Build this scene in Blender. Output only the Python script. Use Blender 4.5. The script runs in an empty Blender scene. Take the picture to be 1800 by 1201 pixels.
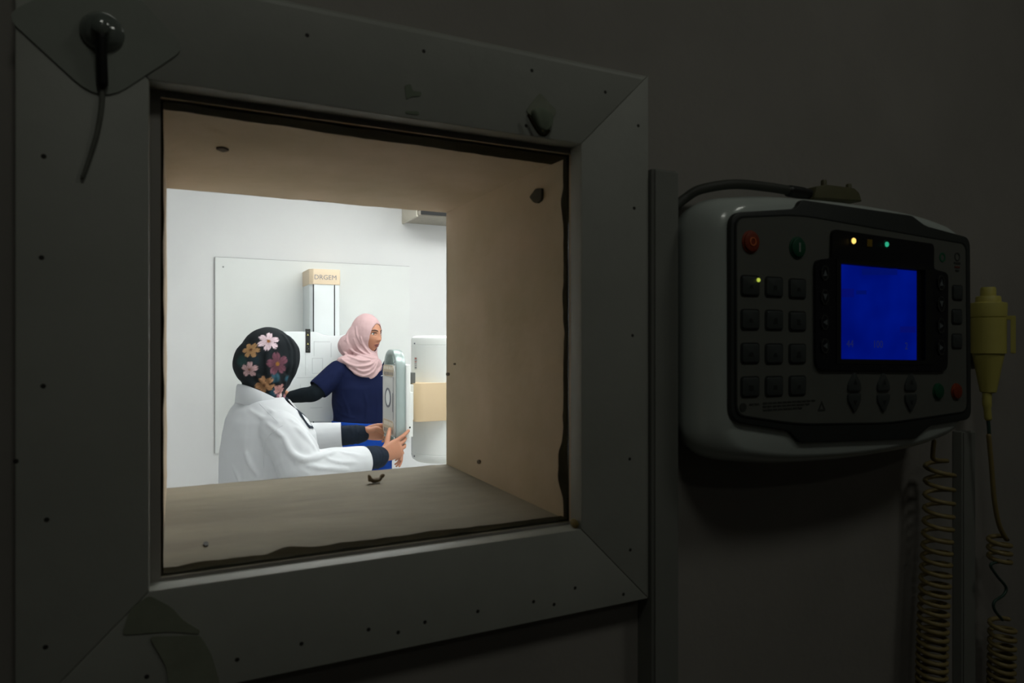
import bpy, bmesh, math, random
import numpy as np
from mathutils import Vector, Matrix, noise
from mathutils.bvhtree import BVHTree

# ------------------------------------------------------------------ camera, light, exposure
scn = bpy.context.scene
COL = scn.collection
FPX, TH, HY, CZ = 1200.0, math.radians(26.15), 597.0, 1.5     # focal length in pixels, yaw, horizon row, eye height
cd = bpy.data.cameras.new('camera'); cam = bpy.data.objects.new('camera', cd); COL.objects.link(cam)
cd.sensor_width = 36.0; cd.lens = 36.0 * FPX / 1800.0
cd.shift_y = (HY - 600.5) / 1800.0
cd.clip_start = 0.02
cam.location = (0, 0, CZ); cam.rotation_euler = (math.pi / 2, 0, -TH)
cd.dof.use_dof = True; cd.dof.focus_distance = 3.0; cd.dof.aperture_fstop = 11.0
scn.camera = cam
vs = scn.view_settings
vs.view_transform = 'Standard'; vs.look = 'None'; vs.gamma = 1.0; vs.exposure = 0.0
vs.use_curve_mapping = False
wd = bpy.data.worlds.new('world'); scn.world = wd; wd.use_nodes = True
wd.node_tree.nodes['Background'].inputs[0].default_value = (0, 0, 0, 1)
try:
    scn.cycles.max_bounces = 10; scn.cycles.diffuse_bounces = 6; scn.cycles.transparent_max_bounces = 16
    scn.cycles.sample_clamp_indirect = 4.0
except Exception: pass
XRAY_LAMP = 14.0         # emission of the ceiling panels in the bright room
CONTROL_LAMP = 5.6      # emission of the two small downlights and the added rear fill in the dark room

SN, CS = math.sin(TH), math.cos(TH)
def W(px, py, Y):
    a = math.atan((px - 900) / FPX) + TH
    X = Y * math.tan(a); zc = X * SN + Y * CS
    return Vector((X, Y, CZ + (HY - py) * zc / FPX))
def ray(px, py):
    d = W(px, py, 1.0) - Vector((0, 0, CZ)); return d.normalized()

# ------------------------------------------------------------------ materials
def lin(c):
    return tuple(((v / 255 / 12.92) if v / 255 <= .04045 else ((v / 255 + .055) / 1.055) ** 2.4) for v in c)
MATS = {}
def mat(name, rgb, rough=.6, metal=0, var=0.0, vscale=20, bump=0.0, bscale=60, spec=.5, emit=None, estr=0, alpha=1.0, sub=0.0, rgb2=None, detail=4, coat=0.0, sheen=0.0, stretch=None):
    if name in MATS: return MATS[name]
    m = bpy.data.materials.new(name); m.use_nodes = True; nt = m.node_tree; N = nt.nodes; L = nt.links
    b = N['Principled BSDF']
    c = lin(rgb) + (1,)
    b.inputs['Base Color'].default_value = c
    b.inputs['Roughness'].default_value = rough; b.inputs['Metallic'].default_value = metal
    b.inputs['Specular IOR Level'].default_value = spec
    b.inputs['Coat Weight'].default_value = coat
    b.inputs['Sheen Weight'].default_value = sheen
    if sub: b.inputs['Subsurface Weight'].default_value = sub; b.inputs['Subsurface Radius'].default_value = (.012, .005, .003); b.inputs['Subsurface Scale'].default_value = 1.0
    if alpha < 1: b.inputs['Alpha'].default_value = alpha
    if emit: b.inputs['Emission Color'].default_value = lin(emit) + (1,); b.inputs['Emission Strength'].default_value = estr
    if var or bump:
        tc = N.new('ShaderNodeTexCoord'); mp = N.new('ShaderNodeMapping'); L.new(tc.outputs['Object'], mp.inputs[0])
        if stretch: mp.inputs['Scale'].default_value = stretch
    if var:
        n = N.new('ShaderNodeTexNoise'); n.inputs['Scale'].default_value = vscale; n.inputs['Detail'].default_value = detail; n.inputs['Roughness'].default_value = .6
        L.new(mp.outputs[0], n.inputs['Vector'])
        r = N.new('ShaderNodeValToRGB'); r.color_ramp.elements[0].position = .35; r.color_ramp.elements[1].position = .68
        c2 = lin(rgb2) + (1,) if rgb2 else tuple(v * (1 - var) for v in c[:3]) + (1,)
        r.color_ramp.elements[0].color = c2
        r.color_ramp.elements[1].color = c if rgb2 else tuple(min(1, v * (1 + var * .4)) for v in c[:3]) + (1,)
        L.new(n.outputs[0], r.inputs[0]); L.new(r.outputs[0], b.inputs['Base Color'])
    if bump:
        n2 = N.new('ShaderNodeTexNoise'); n2.inputs['Scale'].default_value = bscale; n2.inputs['Detail'].default_value = 5
        L.new(mp.outputs[0], n2.inputs['Vector'])
        bp = N.new('ShaderNodeBump'); bp.inputs['Strength'].default_value = bump; bp.inputs['Distance'].default_value = .002
        L.new(n2.outputs[0], bp.inputs['Height']); L.new(bp.outputs[0], b.inputs['Normal'])
    MATS[name] = m; return m
def emissive(name, rgb, strength):
    if name in MATS: return MATS[name]
    m = bpy.data.materials.new(name); m.use_nodes = True; nt = m.node_tree; nt.nodes.clear()
    o = nt.nodes.new('ShaderNodeOutputMaterial'); e = nt.nodes.new('ShaderNodeEmission')
    e.inputs[0].default_value = lin(rgb) + (1,); e.inputs[1].default_value = strength
    nt.links.new(e.outputs[0], o.inputs[0]); MATS[name] = m; return m
def clear(name, tint, gloss_rough=.05, body=0.0, bodyrgb=(128, 128, 120), refl=.06, dust=0.0):
    """thin clear sheet: see-through, with a surface reflection and a little body or dust"""
    if name in MATS: return MATS[name]
    m = bpy.data.materials.new(name); m.use_nodes = True; nt = m.node_tree; N = nt.nodes; L = nt.links; N.clear()
    o = N.new('ShaderNodeOutputMaterial'); t = N.new('ShaderNodeBsdfTransparent'); t.inputs[0].default_value = lin(tint) + (1,)
    g = N.new('ShaderNodeBsdfGlossy'); g.inputs['Roughness'].default_value = gloss_rough
    d = N.new('ShaderNodeBsdfDiffuse'); d.inputs[0].default_value = lin(bodyrgb) + (1,)
    lf = N.new('ShaderNodeLayerWeight'); lf.inputs[0].default_value = .5
    pw = N.new('ShaderNodeMath'); pw.operation = 'POWER'; pw.inputs[1].default_value = 5.0; L.new(lf.outputs['Facing'], pw.inputs[0])
    lw = N.new('ShaderNodeMath'); lw.operation = 'MULTIPLY_ADD'; lw.inputs[1].default_value = .9; lw.inputs[2].default_value = .04; L.new(pw.outputs[0], lw.inputs[0])
    m1 = N.new('ShaderNodeMixShader'); m2 = N.new('ShaderNodeMixShader')
    m1.inputs[0].default_value = body
    if dust:
        tc = N.new('ShaderNodeTexCoord'); n = N.new('ShaderNodeTexNoise'); n.inputs['Scale'].default_value = 9; n.inputs['Detail'].default_value = 6
        L.new(tc.outputs['Object'], n.inputs['Vector'])
        r = N.new('ShaderNodeMapRange'); r.inputs[1].default_value = .5; r.inputs[2].default_value = .8; r.inputs[3].default_value = body; r.inputs[4].default_value = body + dust
        L.new(n.outputs[0], r.inputs[0]); L.new(r.outputs[0], m1.inputs[0])
    L.new(t.outputs[0], m1.inputs[1]); L.new(d.outputs[0], m1.inputs[2])
    L.new(lw.outputs[0], m2.inputs[0]); L.new(m1.outputs[0], m2.inputs[1]); L.new(g.outputs[0], m2.inputs[2])
    L.new(m2.outputs[0], o.inputs[0]); MATS[name] = m; return m

# ------------------------------------------------------------------ object helpers
def tag(o, label=None, cat=None, group=None, kind=None):
    if label: o['label'] = label
    if cat: o['category'] = cat
    if group: o['group'] = group
    if kind: o['kind'] = kind
    return o
def empty(name, loc=(0, 0, 0), **k):
    o = bpy.data.objects.new(name, None); COL.objects.link(o); o.location = loc; o.empty_display_size = .05
    return tag(o, **k)
def wloc(o):
    v = Vector(o.location)
    return v
def put(name, src, m, parent=None, smooth=None, center=True, loc=None, **k):
    """link a bmesh or mesh (world coordinates) as one object"""
    if isinstance(src, bmesh.types.BMesh):
        me = bpy.data.meshes.new(name); bmesh.ops.recalc_face_normals(src, faces=src.faces[:]); src.to_mesh(me); src.free()
    else: me = src
    o = bpy.data.objects.new(name, me); COL.objects.link(o)
    for mm in (m if isinstance(m, (list, tuple)) else [m]):
        if mm is not None: me.materials.append(mm)
    if loc is not None: o.location = loc
    elif center and len(me.vertices):
        co = np.empty(len(me.vertices) * 3); me.vertices.foreach_get('co', co); co = co.reshape(-1, 3)
        c = Vector(((co[:, 0].min() + co[:, 0].max()) / 2, (co[:, 1].min() + co[:, 1].max()) / 2, co[:, 2].min()))
        me.transform(Matrix.Translation(-c)); o.location = c
    if parent:
        o.parent = parent; o.matrix_parent_inverse = Matrix.Translation(-wpos(parent))
    if smooth is not None:
        for p in me.polygons: p.use_smooth = True
        if smooth < 180:
            try: me.set_sharp_from_angle(angle=math.radians(smooth))
            except Exception: pass
    return tag(o, **k)
def wpos(o):
    # all objects here carry no rotation of their own, so positions add up as written in world space
    return Vector(o.location)
def share(o, loc, parent=None):
    c = o.copy(); COL.objects.link(c); c.location = loc
    p = parent or o.parent
    if p: c.parent = p; c.matrix_parent_inverse = Matrix.Translation(-wpos(p))
    return c

# ------------------------------------------------------------------ shapes
def nb(): return bmesh.new()
def box(bm, x0, x1, y0, y1, z0, z1, bev=0, seg=2):
    g = bmesh.ops.create_cube(bm, size=1.0)
    vs_ = g['verts']
    for v in vs_: v.co = Vector(((x0 + x1) / 2 + v.co.x * (x1 - x0), (y0 + y1) / 2 + v.co.y * (y1 - y0), (z0 + z1) / 2 + v.co.z * (z1 - z0)))
    if bev:
        es = list({e for v in vs_ for e in v.link_edges})
        bmesh.ops.bevel(bm, geom=es, offset=bev, segments=seg, affect='EDGES', profile=.5)
    return bm
def round_poly(pts, r, seg=5):
    """round the corners of a 2D polygon; r may be a list"""
    out = []; n = len(pts)
    for i in range(n):
        p = Vector(pts[i]); a = Vector(pts[i - 1]); b = Vector(pts[(i + 1) % n])
        ri = r[i] if isinstance(r, (list, tuple)) else r
        da, db = a - p, b - p; la, lb = da.length, db.length
        if ri <= 0 or la < 1e-9 or lb < 1e-9: out.append(p); continue
        d = min(ri, la * .49, lb * .49)
        pa = p + da.normalized() * d; pb = p + db.normalized() * d
        for k in range(seg + 1):
            t = k / seg
            out.append(pa * (1 - t) ** 2 + p * 2 * t * (1 - t) + pb * t ** 2)
    return out
def prism(bm, pts2, y0, y1, axis='Y', bev=0, seg=2):
    """extrude a 2D outline. axis Y: (x, z) outline; X: (y, z); Z: (x, y)"""
    def to3(p, d):
        if axis == 'Y': return Vector((p[0], d, p[1]))
        if axis == 'X': return Vector((d, p[0], p[1]))
        return Vector((p[0], p[1], d))
    a = [bm.verts.new(to3(p, y0)) for p in pts2]; b = [bm.verts.new(to3(p, y1)) for p in pts2]
    n = len(a)
    fa = bm.faces.new(a); fb = bm.faces.new(b[::-1])
    for i in range(n): bm.faces.new([a[i], b[i], b[(i + 1) % n], a[(i + 1) % n]])
    bmesh.ops.recalc_face_normals(bm, faces=bm.faces[:])
    if bev:
        bmesh.ops.bevel(bm, geom=list(fa.edges), offset=bev, segments=seg, affect='EDGES', profile=.5)
    return bm
def plate_hole(bm, outer, inner, y0, y1):
    """flat plate in the XZ plane with one opening, with thickness"""
    vo = [bm.verts.new((p[0], y0, p[1])) for p in outer]; vi = [bm.verts.new((p[0], y0, p[1])) for p in inner]
    eo = [bm.edges.new((vo[i], vo[(i + 1) % len(vo)])) for i in range(len(vo))]
    ei = [bm.edges.new((vi[i], vi[(i + 1) % len(vi)])) for i in range(len(vi))]
    g = bmesh.ops.triangle_fill(bm, edges=eo + ei, use_beauty=True, use_dissolve=False)
    fs = [f for f in g['geom'] if isinstance(f, bmesh.types.BMFace)]
    e = bmesh.ops.extrude_face_region(bm, geom=fs)
    for v in e['geom']:
        if isinstance(v, bmesh.types.BMVert): v.co.y = y1
    bmesh.ops.recalc_face_normals(bm, faces=bm.faces[:])
    return bm
def loft(bm, rings, cap=True, closed=True):
    vr = [[bm.verts.new(p) for p in r] for r in rings]; n = len(vr[0])
    for a, b in zip(vr[:-1], vr[1:]):
        for i in range(n if closed else n - 1):
            j = (i + 1) % n
            bm.faces.new([a[i], a[j], b[j], b[i]])
    if cap and closed:
        bm.faces.new(vr[0][::-1]); bm.faces.new(vr[-1])
    return bm
def frames(pts):
    pts = [Vector(p) for p in pts]; T = []
    for i in range(len(pts)):
        a = pts[max(0, i - 1)]; b = pts[min(len(pts) - 1, i + 1)]
        t = (b - a); T.append(t.normalized() if t.length > 1e-9 else Vector((0, 0, 1)))
    ref = Vector((0, 0, 1)) if abs(T[0].z) < .9 else Vector((1, 0, 0))
    n = (ref - T[0] * ref.dot(T[0])).normalized(); out = []
    for t in T:
        n = n - t * n.dot(t)
        n = n.normalized() if n.length > 1e-6 else t.orthogonal().normalized()
        out.append((t, n, t.cross(n)))
    return out
def tube(bm, pts, r, seg=10, ends=True):
    """tube along points; r a number or a list; rounded ends"""
    pts = [Vector(p) for p in pts]; R = list(r) if isinstance(r, (list, tuple)) else [r] * len(pts)
    fr = frames(pts); rings = []
    def ring(c, f, rr): return [c + (f[1] * math.cos(2 * math.pi * k / seg) + f[2] * math.sin(2 * math.pi * k / seg)) * rr for k in range(seg)]
    if ends:
        for s in (.98, .75, .4): rings.append(ring(pts[0] - fr[0][0] * R[0] * s, fr[0], R[0] * math.sqrt(1 - s * s)))
    for p, f, rr in zip(pts, fr, R): rings.append(ring(p, f, rr))
    if ends:
        for s in (.4, .75, .98): rings.append(ring(pts[-1] + fr[-1][0] * R[-1] * s, fr[-1], R[-1] * math.sqrt(1 - s * s)))
    return loft(bm, rings)
def smooth_pts(pts, n=6):
    """Catmull-Rom through points"""
    P = [Vector(p) for p in pts]; out = []
    for i in range(len(P) - 1):
        p0 = P[max(0, i - 1)]; p1 = P[i]; p2 = P[i + 1]; p3 = P[min(len(P) - 1, i + 2)]
        for k in range(n):
            t = k / n
            out.append(.5 * ((2 * p1) + (p2 - p0) * t + (2 * p0 - 5 * p1 + 4 * p2 - p3) * t * t + (3 * p1 - p0 - 3 * p2 + p3) * t ** 3))
    out.append(P[-1]); return out
def ellipsoid(bm, c, ax, ay, az, u=24, v=16):
    g = bmesh.ops.create_uvsphere(bm, u_segments=u, v_segments=v, radius=1.0)
    M = Matrix((ax, ay, az)).transposed()
    for q in g['verts']: q.co = Vector(c) + M @ q.co
    return bm
def lathe(bm, prof, c=(0, 0, 0), seg=32, axis='Z'):
    rings = []
    for (r, h) in prof:
        ring = []
        for k in range(seg):
            a = 2 * math.pi * k / seg
            if axis == 'Z': p = Vector((r * math.cos(a), r * math.sin(a), h))
            else: p = Vector((r * math.cos(a), h, r * math.sin(a)))
            ring.append(p + Vector(c))
        rings.append(ring)
    return loft(bm, rings)
def disc(bm, c, r, y0, y1, seg=24, rz=None, bev=0):
    pts = [(c[0] + r * math.cos(2 * math.pi * k / seg), c[1] + (rz or r) * math.sin(2 * math.pi * k / seg)) for k in range(seg)]
    return prism(bm, pts, y0, y1, bev=bev)
def text_mesh(s, size, depth=.0006, font_bold=False, spacing=1.0):
    cu = bpy.data.curves.new('lettering', 'FONT'); cu.body = s; cu.size = size; cu.extrude = depth; cu.align_x = 'CENTER'; cu.align_y = 'CENTER'; cu.space_character = spacing
    cu.resolution_u = 3
    if font_bold: cu.offset = size * .012
    o = bpy.data.objects.new('lettering', cu); COL.objects.link(o)
    dg = bpy.context.evaluated_depsgraph_get(); dg.update()
    me = bpy.data.meshes.new_from_object(o.evaluated_get(dg))
    bpy.data.objects.remove(o); bpy.data.curves.remove(cu)
    me.transform(Matrix.Rotation(math.pi / 2, 4, 'X'))     # upright, readable from -Y
    return me
def remesh(bm, voxel, it=4, fac=.5):
    bmesh.ops.recalc_face_normals(bm, faces=bm.faces[:])
    me = bpy.data.meshes.new('tmp'); bm.to_mesh(me); bm.free()
    o = bpy.data.objects.new('tmp', me); COL.objects.link(o)
    md = o.modifiers.new('r', 'REMESH'); md.mode = 'VOXEL'; md.voxel_size = voxel; md.adaptivity = 0
    if it:
        sm = o.modifiers.new('s', 'SMOOTH'); sm.iterations = it; sm.factor = fac
    dg = bpy.context.evaluated_depsgraph_get(); dg.update()
    out = bpy.data.meshes.new_from_object(o.evaluated_get(dg))
    bpy.data.objects.remove(o); bpy.data.meshes.remove(me)
    return out
def wrinkle(me, amp, scale, stretch=(1, 1, 1), seed=0.0, octs=2):
    me.update(); nv = len(me.vertices)
    no = np.empty(nv * 3); me.vertices.foreach_get('normal', no); no = no.reshape(-1, 3)
    co = np.empty(nv * 3); me.vertices.foreach_get('co', co); co = co.reshape(-1, 3)
    d = np.empty(nv)
    for i in range(nv):
        p = Vector((co[i, 0] * stretch[0] * scale + seed, co[i, 1] * stretch[1] * scale, co[i, 2] * stretch[2] * scale))
        d[i] = noise.noise(p) + (.4 * noise.noise(p * 2.3) if octs > 1 else 0)
    co += no * (d * amp)[:, None]
    me.vertices.foreach_set('co', co.ravel()); me.update(); return me
def bvh(me):
    return BVHTree.FromPolygons([v.co.copy() for v in me.vertices], [tuple(p.vertices) for p in me.polygons])
def hit(tree, px, py, off=0.0):
    d = ray(px, py); h = tree.ray_cast(Vector((0, 0, CZ)), d)
    if h[0] is None: return None
    return h[0] + h[1] * off
def ridges(bm, tree, lines, r, off=-.3):
    """cloth folds: tapered rolls laid along a surface"""
    for ln in lines:
        rr = r
        if isinstance(ln[0], (int, float)): rr = ln[0]; ln = ln[1:]
        P = [hit(tree, x, y, rr * off) for x, y in ln]
        P = [p for p in P if p is not None]
        if len(P) < 2: continue
        P = smooth_pts(P, 5); n = len(P)
        tube(bm, P, [rr * (.35 + .65 * math.sin(math.pi * (i + .5) / n) ** .6) for i in range(n)], 8)
    return bm

# ------------------------------------------------------------------ materials used by the rooms
M_cwall = mat('control_room_paint', (150, 146, 140), .75, var=.12, vscale=3.5, bump=.25, bscale=90)
M_trim = mat('grey_trim_paint', (158, 160, 152), .5, var=.08, vscale=8, bump=.2, bscale=70, stretch=(1, 1, 1))
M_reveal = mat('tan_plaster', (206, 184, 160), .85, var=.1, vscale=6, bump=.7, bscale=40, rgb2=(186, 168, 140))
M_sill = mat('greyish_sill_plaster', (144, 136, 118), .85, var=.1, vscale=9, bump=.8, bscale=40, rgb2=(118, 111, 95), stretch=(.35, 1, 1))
M_white = mat('white_wall_paint', (218, 219, 220), .7, var=.03, vscale=2.5, bump=.12, bscale=60)
M_ceil = mat('ceiling_white', (225, 225, 225), .8, var=.02, vscale=3)
M_floor = mat('grey_vinyl_floor', (204, 202, 196), .4, var=.05, vscale=6)
M_cfloor = mat('dark_vinyl_floor', (95, 92, 88), .5, var=.12, vscale=6)
M_board = mat('wall_board_white', (220, 223, 222), .45, var=.02, vscale=4)
M_sealant = mat('olive_brown_sealant', (46, 40, 22), 1.0, spec=.03, var=.3, vscale=30, bump=.6, bscale=80)
M_glass = clear('window_glass', (238, 240, 238), .02, body=.006, bodyrgb=(120, 110, 95), dust=.03)
M_nail = mat('dark_nail_hole', (34, 32, 26), .7, var=.2, vscale=200)
M_black = mat('black_plastic', (22, 24, 23), .45, var=.1, vscale=40)
M_chip = mat('bare_olive_patch', (66, 62, 42), .9, var=.25, vscale=90)

# ------------------------------------------------------------------ the setting
WY0, WY1 = .6425, 1.027                       # the thick partition wall
OX0, OX1, OZ0, OZ1 = -.0122, .3872, 1.5 - .1995, 1.5 + .2030
RX0, RX1, CX0, CX1 = -1.3, 3.4, -1.5, 2.4   # x extents of the bright room and of the control room
FARY, REARY, CEIL, CCEIL = 4.9, -2.2, 2.8, 2.62
bm = nb()
def wallface(bm, y, xs, zs, mi, flip):
    V = {}
    for i, x in enumerate(xs):
        for j, z in enumerate(zs): V[i, j] = bm.verts.new((x, y, z))
    for i in range(3):
        for j in range(3):
            if i == 1 and j == 1: continue
            q = [V[i, j], V[i + 1, j], V[i + 1, j + 1], V[i, j + 1]]
            f = bm.faces.new(q[::-1] if flip else q); f.material_index = mi
    return V
xs = [-1.5, OX0, OX1, 3.4]; zs = [0, OZ0, OZ1, 2.8]
wallface(bm, WY0, xs, zs, 0, False); wallface(bm, WY1, xs, zs, 2, True)
for (x0, x1) in ((-1.5, -1.5), (3.4, 3.4)):
    bm.faces.new([bm.verts.new(p) for p in ((x0, WY0, 0), (x0, WY1, 0), (x0, WY1, 2.8), (x0, WY0, 2.8))])
for z in (0, 2.8):
    bm.faces.new([bm.verts.new(p) for p in ((-1.5, WY0, z), (3.4, WY0, z), (3.4, WY1, z), (-1.5, WY1, z))])
def reveal(bm, a, b, mi, axis, sgn):
    """uneven hand-trowelled plaster inside the opening; a, b are its two long edges' ends in (x, z)"""
    nu, nv = 30, 22; V = {}
    for i in range(nu + 1):
        for j in range(nv + 1):
            t = i / nu; y = WY0 + (WY1 - WY0) * j / nv
            x = a[0] + (b[0] - a[0]) * t; z = a[1] + (b[1] - a[1]) * t
            w = .0016 * noise.noise(Vector((x * 16 + 3 * mi, y * 14, z * 16))) + .0007 * noise.noise(Vector((x * 60, y * 55, z * 60)))
            e = min(1, t * nu / 2, (1 - t) * nu / 2) * min(1, j / 2)
            p = Vector((x, y, z)); d = w * e
            if axis == 'x': p.x += sgn * d
            else: p.z += sgn * d
            V[i, j] = bm.verts.new(p)
    for i in range(nu):
        for j in range(nv):
            f = bm.faces.new([V[i, j], V[i + 1, j], V[i + 1, j + 1], V[i, j + 1]]); f.material_index = mi; f.smooth = True
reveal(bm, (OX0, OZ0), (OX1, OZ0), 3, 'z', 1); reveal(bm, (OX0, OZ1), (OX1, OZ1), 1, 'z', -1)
reveal(bm, (OX0, OZ0), (OX0, OZ1), 1, 'x', 1); reveal(bm, (OX1, OZ0), (OX1, OZ1), 1, 'x', -1)
me = bpy.data.meshes.new('wall_front'); bm.to_mesh(me); bm.free()
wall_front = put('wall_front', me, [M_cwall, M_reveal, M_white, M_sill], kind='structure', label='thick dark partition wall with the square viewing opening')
def slab(name, m, x0, x1, y0, y1, z0, z1, label):
    return put(name, box(nb(), x0, x1, y0, y1, z0, z1), m, kind='structure', label=label)
slab('floor', M_floor, RX0, RX1, WY1, FARY, -.1, 0, 'grey floor of the bright x-ray room')
slab('ceiling', M_ceil, RX0, RX1, WY1, FARY, CEIL, CEIL + .1, 'white ceiling of the bright x-ray room')
slab('wall_far', M_white, RX0, RX1, FARY, FARY + .15, 0, CEIL, 'plain white far wall of the bright room')
slab('wall_left', M_white, RX0 - .15, RX0, WY1, FARY, 0, CEIL, 'white side wall of the bright room, out to the left')
slab('wall_right', M_white, RX1, RX1 + .15, WY1, FARY, 0, CEIL, 'white side wall of the bright room, out to the right')
slab('floor_control', M_cfloor, CX0, CX1, REARY, WY0, -.1, 0, 'dark floor of the control room')
slab('ceiling_control', M_cwall, CX0, CX1, REARY, WY0, CCEIL, CCEIL + .1, 'dim ceiling of the control room')
slab('wall_rear', M_cwall, CX0, CX1, REARY - .15, REARY, 0, CCEIL, 'rear wall of the control room behind the viewer')
slab('wall_side_left', M_cwall, CX0 - .15, CX0, REARY, WY0, 0, CCEIL, 'left wall of the dark control room')
slab('wall_side_right', M_cwall, CX1, CX1 + .15, REARY, WY0, 0, CCEIL, 'right wall of the dark control room')

# lamps that light the two rooms
M_panel_lamp = emissive('ceiling_panel_glow', (253, 252, 252), XRAY_LAMP)
M_down_lamp = emissive('downlight_glow', (250, 252, 240), CONTROL_LAMP)
M_lampbody = mat('lamp_housing_white', (215, 215, 212), .5, var=.03)
for i, (x, y, nm) in enumerate(((.95, 2.1, 'nearest the viewing wall on the left'), (2.5, 2.1, 'nearest the viewing wall on the tube stand side'), (.95, 3.6, 'nearest the far wall, above the navy-clad person'), (2.5, 3.6, 'nearest the far wall on the tube stand side'))):
    t = empty('ceiling_light', (x, y, CEIL - .06), label='flat white ceiling light panel ' + nm, cat='ceiling light', group='ceiling panels of the bright room')
    b = nb(); plate = [(x - .62, y - .32), (x + .62, y - .32), (x + .62, y + .32), (x - .62, y + .32)]
    prism(b, plate, CEIL - .05, CEIL - .001, axis='Z'); put('housing', b, M_lampbody, t)
    b = nb(); prism(b, [(x - .6, y - .3), (x + .6, y - .3), (x + .6, y + .3), (x - .6, y + .3)], CEIL - .058, CEIL - .0505, axis='Z'); put('diffuser', b, M_panel_lamp, t)
for x, y, k, nm in ((.05, -.25, 1, 'in front of the window'), (1.1, -.25, 1, 'on the right above the console'), (.45, -1.4, .7, 'at the rear, added as fill')):  # the rear one is an added fill lamp that lightens the shadows
    t = empty('downlight', (x, y, CCEIL - .04), label='round dim downlight in the control room ceiling ' + nm, cat='downlight', group='control room downlights')
    b = nb(); lathe(b, [(.175 * k, CCEIL - .001), (.175 * k, CCEIL - .018), (.152 * k, CCEIL - .022), (.152 * k, CCEIL - .001)], (x, y, 0)); put('rim', b, M_lampbody, t, smooth=40)
    b = nb(); lathe(b, [(.15 * k, CCEIL - .012), (.15 * k, CCEIL - .02), (.08 * k, CCEIL - .026), (.001, CCEIL - .027)], (x, y, 0)); put('bulb', b, M_down_lamp, t, smooth=60)

# ------------------------------------------------------------------ window trim: four mitred boards
TY0, TY1 = .62, .642
IX0, IX1, IZ0, IZ1 = -.0200, .3867, 1.5 - .2022, 1.5 + .2086
TW = .0885
AX0, AX1, AZ0, AZ1 = IX0 - TW, IX1 + TW, IZ0 - TW, IZ1 + TW
trim = empty('trim_1', ((IX0 + IX1) / 2, TY1, AZ0), kind='structure', label='mitred grey board frame around the viewing window')
g = .0002
boards = {}
for nm, o4 in (('top', [(AX0 + g, AZ1), (AX1 - g, AZ1), (IX1 - g, IZ1), (IX0 + g, IZ1)]), ('bottom', [(AX0 + g, AZ0), (IX0 + g, IZ0), (IX1 - g, IZ0), (AX1 - g, AZ0)]),
               ('left', [(AX0, AZ0 + g), (AX0, AZ1 - g), (IX0, IZ1 - g), (IX0, IZ0 + g)]), ('right', [(AX1, AZ0 + g), (IX1, IZ0 + g), (IX1, IZ1 - g), (AX1, AZ1 - g)])):
    b = nb(); prism(b, o4, TY0, TY1)
    if nm == 'top':
        es = [e for e in b.edges if all(abs(v.co.z - AZ1) < 1e-6 and abs(v.co.y - TY0) < 1e-6 for v in e.verts)]
        bmesh.ops.bevel(b, geom=es, offset=.006, segments=3, affect='EDGES', profile=.5)
    es = [e for e in b.edges if all(abs(v.co.y - TY0) < 1e-6 for v in e.verts)]
    bmesh.ops.bevel(b, geom=es, offset=.0013, segments=2, affect='EDGES', profile=.5)
    boards[nm] = put('board', b, M_trim, trim, smooth=40)
b = nb(); lathe(b, [(.0019, .0006), (.0019, 0), (.0014, -.0003), (.0002, -.0003)], seg=10, axis='Y')
nail_me = None
nails = {'left': [(85, 79), (77, 275), (73, 453), (76, 679), (28, 811), (82, 914), (80, 1138)], 'top': [(745, 90), (935, 124), (1064, 162), (925, 221), (540, 62)],
         'right': [(1122, 221), (1115, 366), (1107, 807), (1108, 967), (1112, 590)],
         'bottom': [(648, 1107), (700, 1112), (747, 1094), (840, 1075), (938, 1058), (974, 1063), (1011, 1034), (1096, 1045), (530, 1132), (417, 1160), (343, 1147), (258, 1190)]}
rng = random.Random(4)
for side, L_ in nails.items():
    for (x, y) in L_:
        p = W(x, y, TY0)
        if nail_me is None: o = put('nail', b, M_nail, boards[side], loc=p); nail_me = o
        else: share(nail_me, p, boards[side])
# ------------------------------------------------------------------ the window itself: glass and sealant
win = empty('window_1', ((OX0 + OX1) / 2, WY0, OZ0), kind='structure', label='square glass viewing window set behind the trim')
b = nb(); box(b, IX0 + .001, IX1 - .001, .6430, .6462, IZ0 + .001, IZ1 - .001); put('glass_pane', b, M_glass, win)
def sealant(nm, base, edge, blobs, seed):
    """a strip lying on the plaster just behind the glass with a smeared uneven edge"""
    n = 70; b = nb(); A = []; B = []; A2 = []; B2 = []
    for i in range(n + 1):
        t = i / n
        e = edge(t) + .0035 * noise.noise(Vector((t * 9, seed, 0))) + .002 * noise.noise(Vector((t * 30, seed, 3)))
        for (bt, bw, bh) in blobs: e += bh * math.exp(-((t - bt) / bw) ** 2)
        (p, nrm) = base(t)
        th = .0022 + .0012 * noise.noise(Vector((t * 14, seed, 7)))
        A.append(Vector((p[0], .6470, p[1])) + nrm * th); B.append(Vector((p[0], e, p[1])) + nrm * .0016)
        A2.append(Vector((p[0], .6470, p[1])) - nrm * .001); B2.append(Vector((p[0], e + .001, p[1])) - nrm * .001)
    loft(b, list(map(list, zip(A, B, B2, A2))))
    return put(nm, b, M_sealant, win, smooth=40)
X_, Z_ = Vector((1, 0, 0)), Vector((0, 0, 1))
sealant('sealant_strip', lambda t: ((OX0 + (OX1 - OX0) * t, OZ0), Z_), lambda t: .668 - .004 * t, [(.27, .035, .012), (.21, .02, -.003), (.03, .03, -.006), (.40, .05, .004), (.62, .06, .005), (.5, .03, .003)], 1)
sealant('sealant_strip', lambda t: ((OX0 + (OX1 - OX0) * t, OZ1), -Z_), lambda t: .670 + .016 * t, [(.4, .1, .002)], 2)
sealant('sealant_strip', lambda t: ((OX0, OZ0 + (OZ1 - OZ0) * t), X_), lambda t: .674, [], 3)
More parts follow.
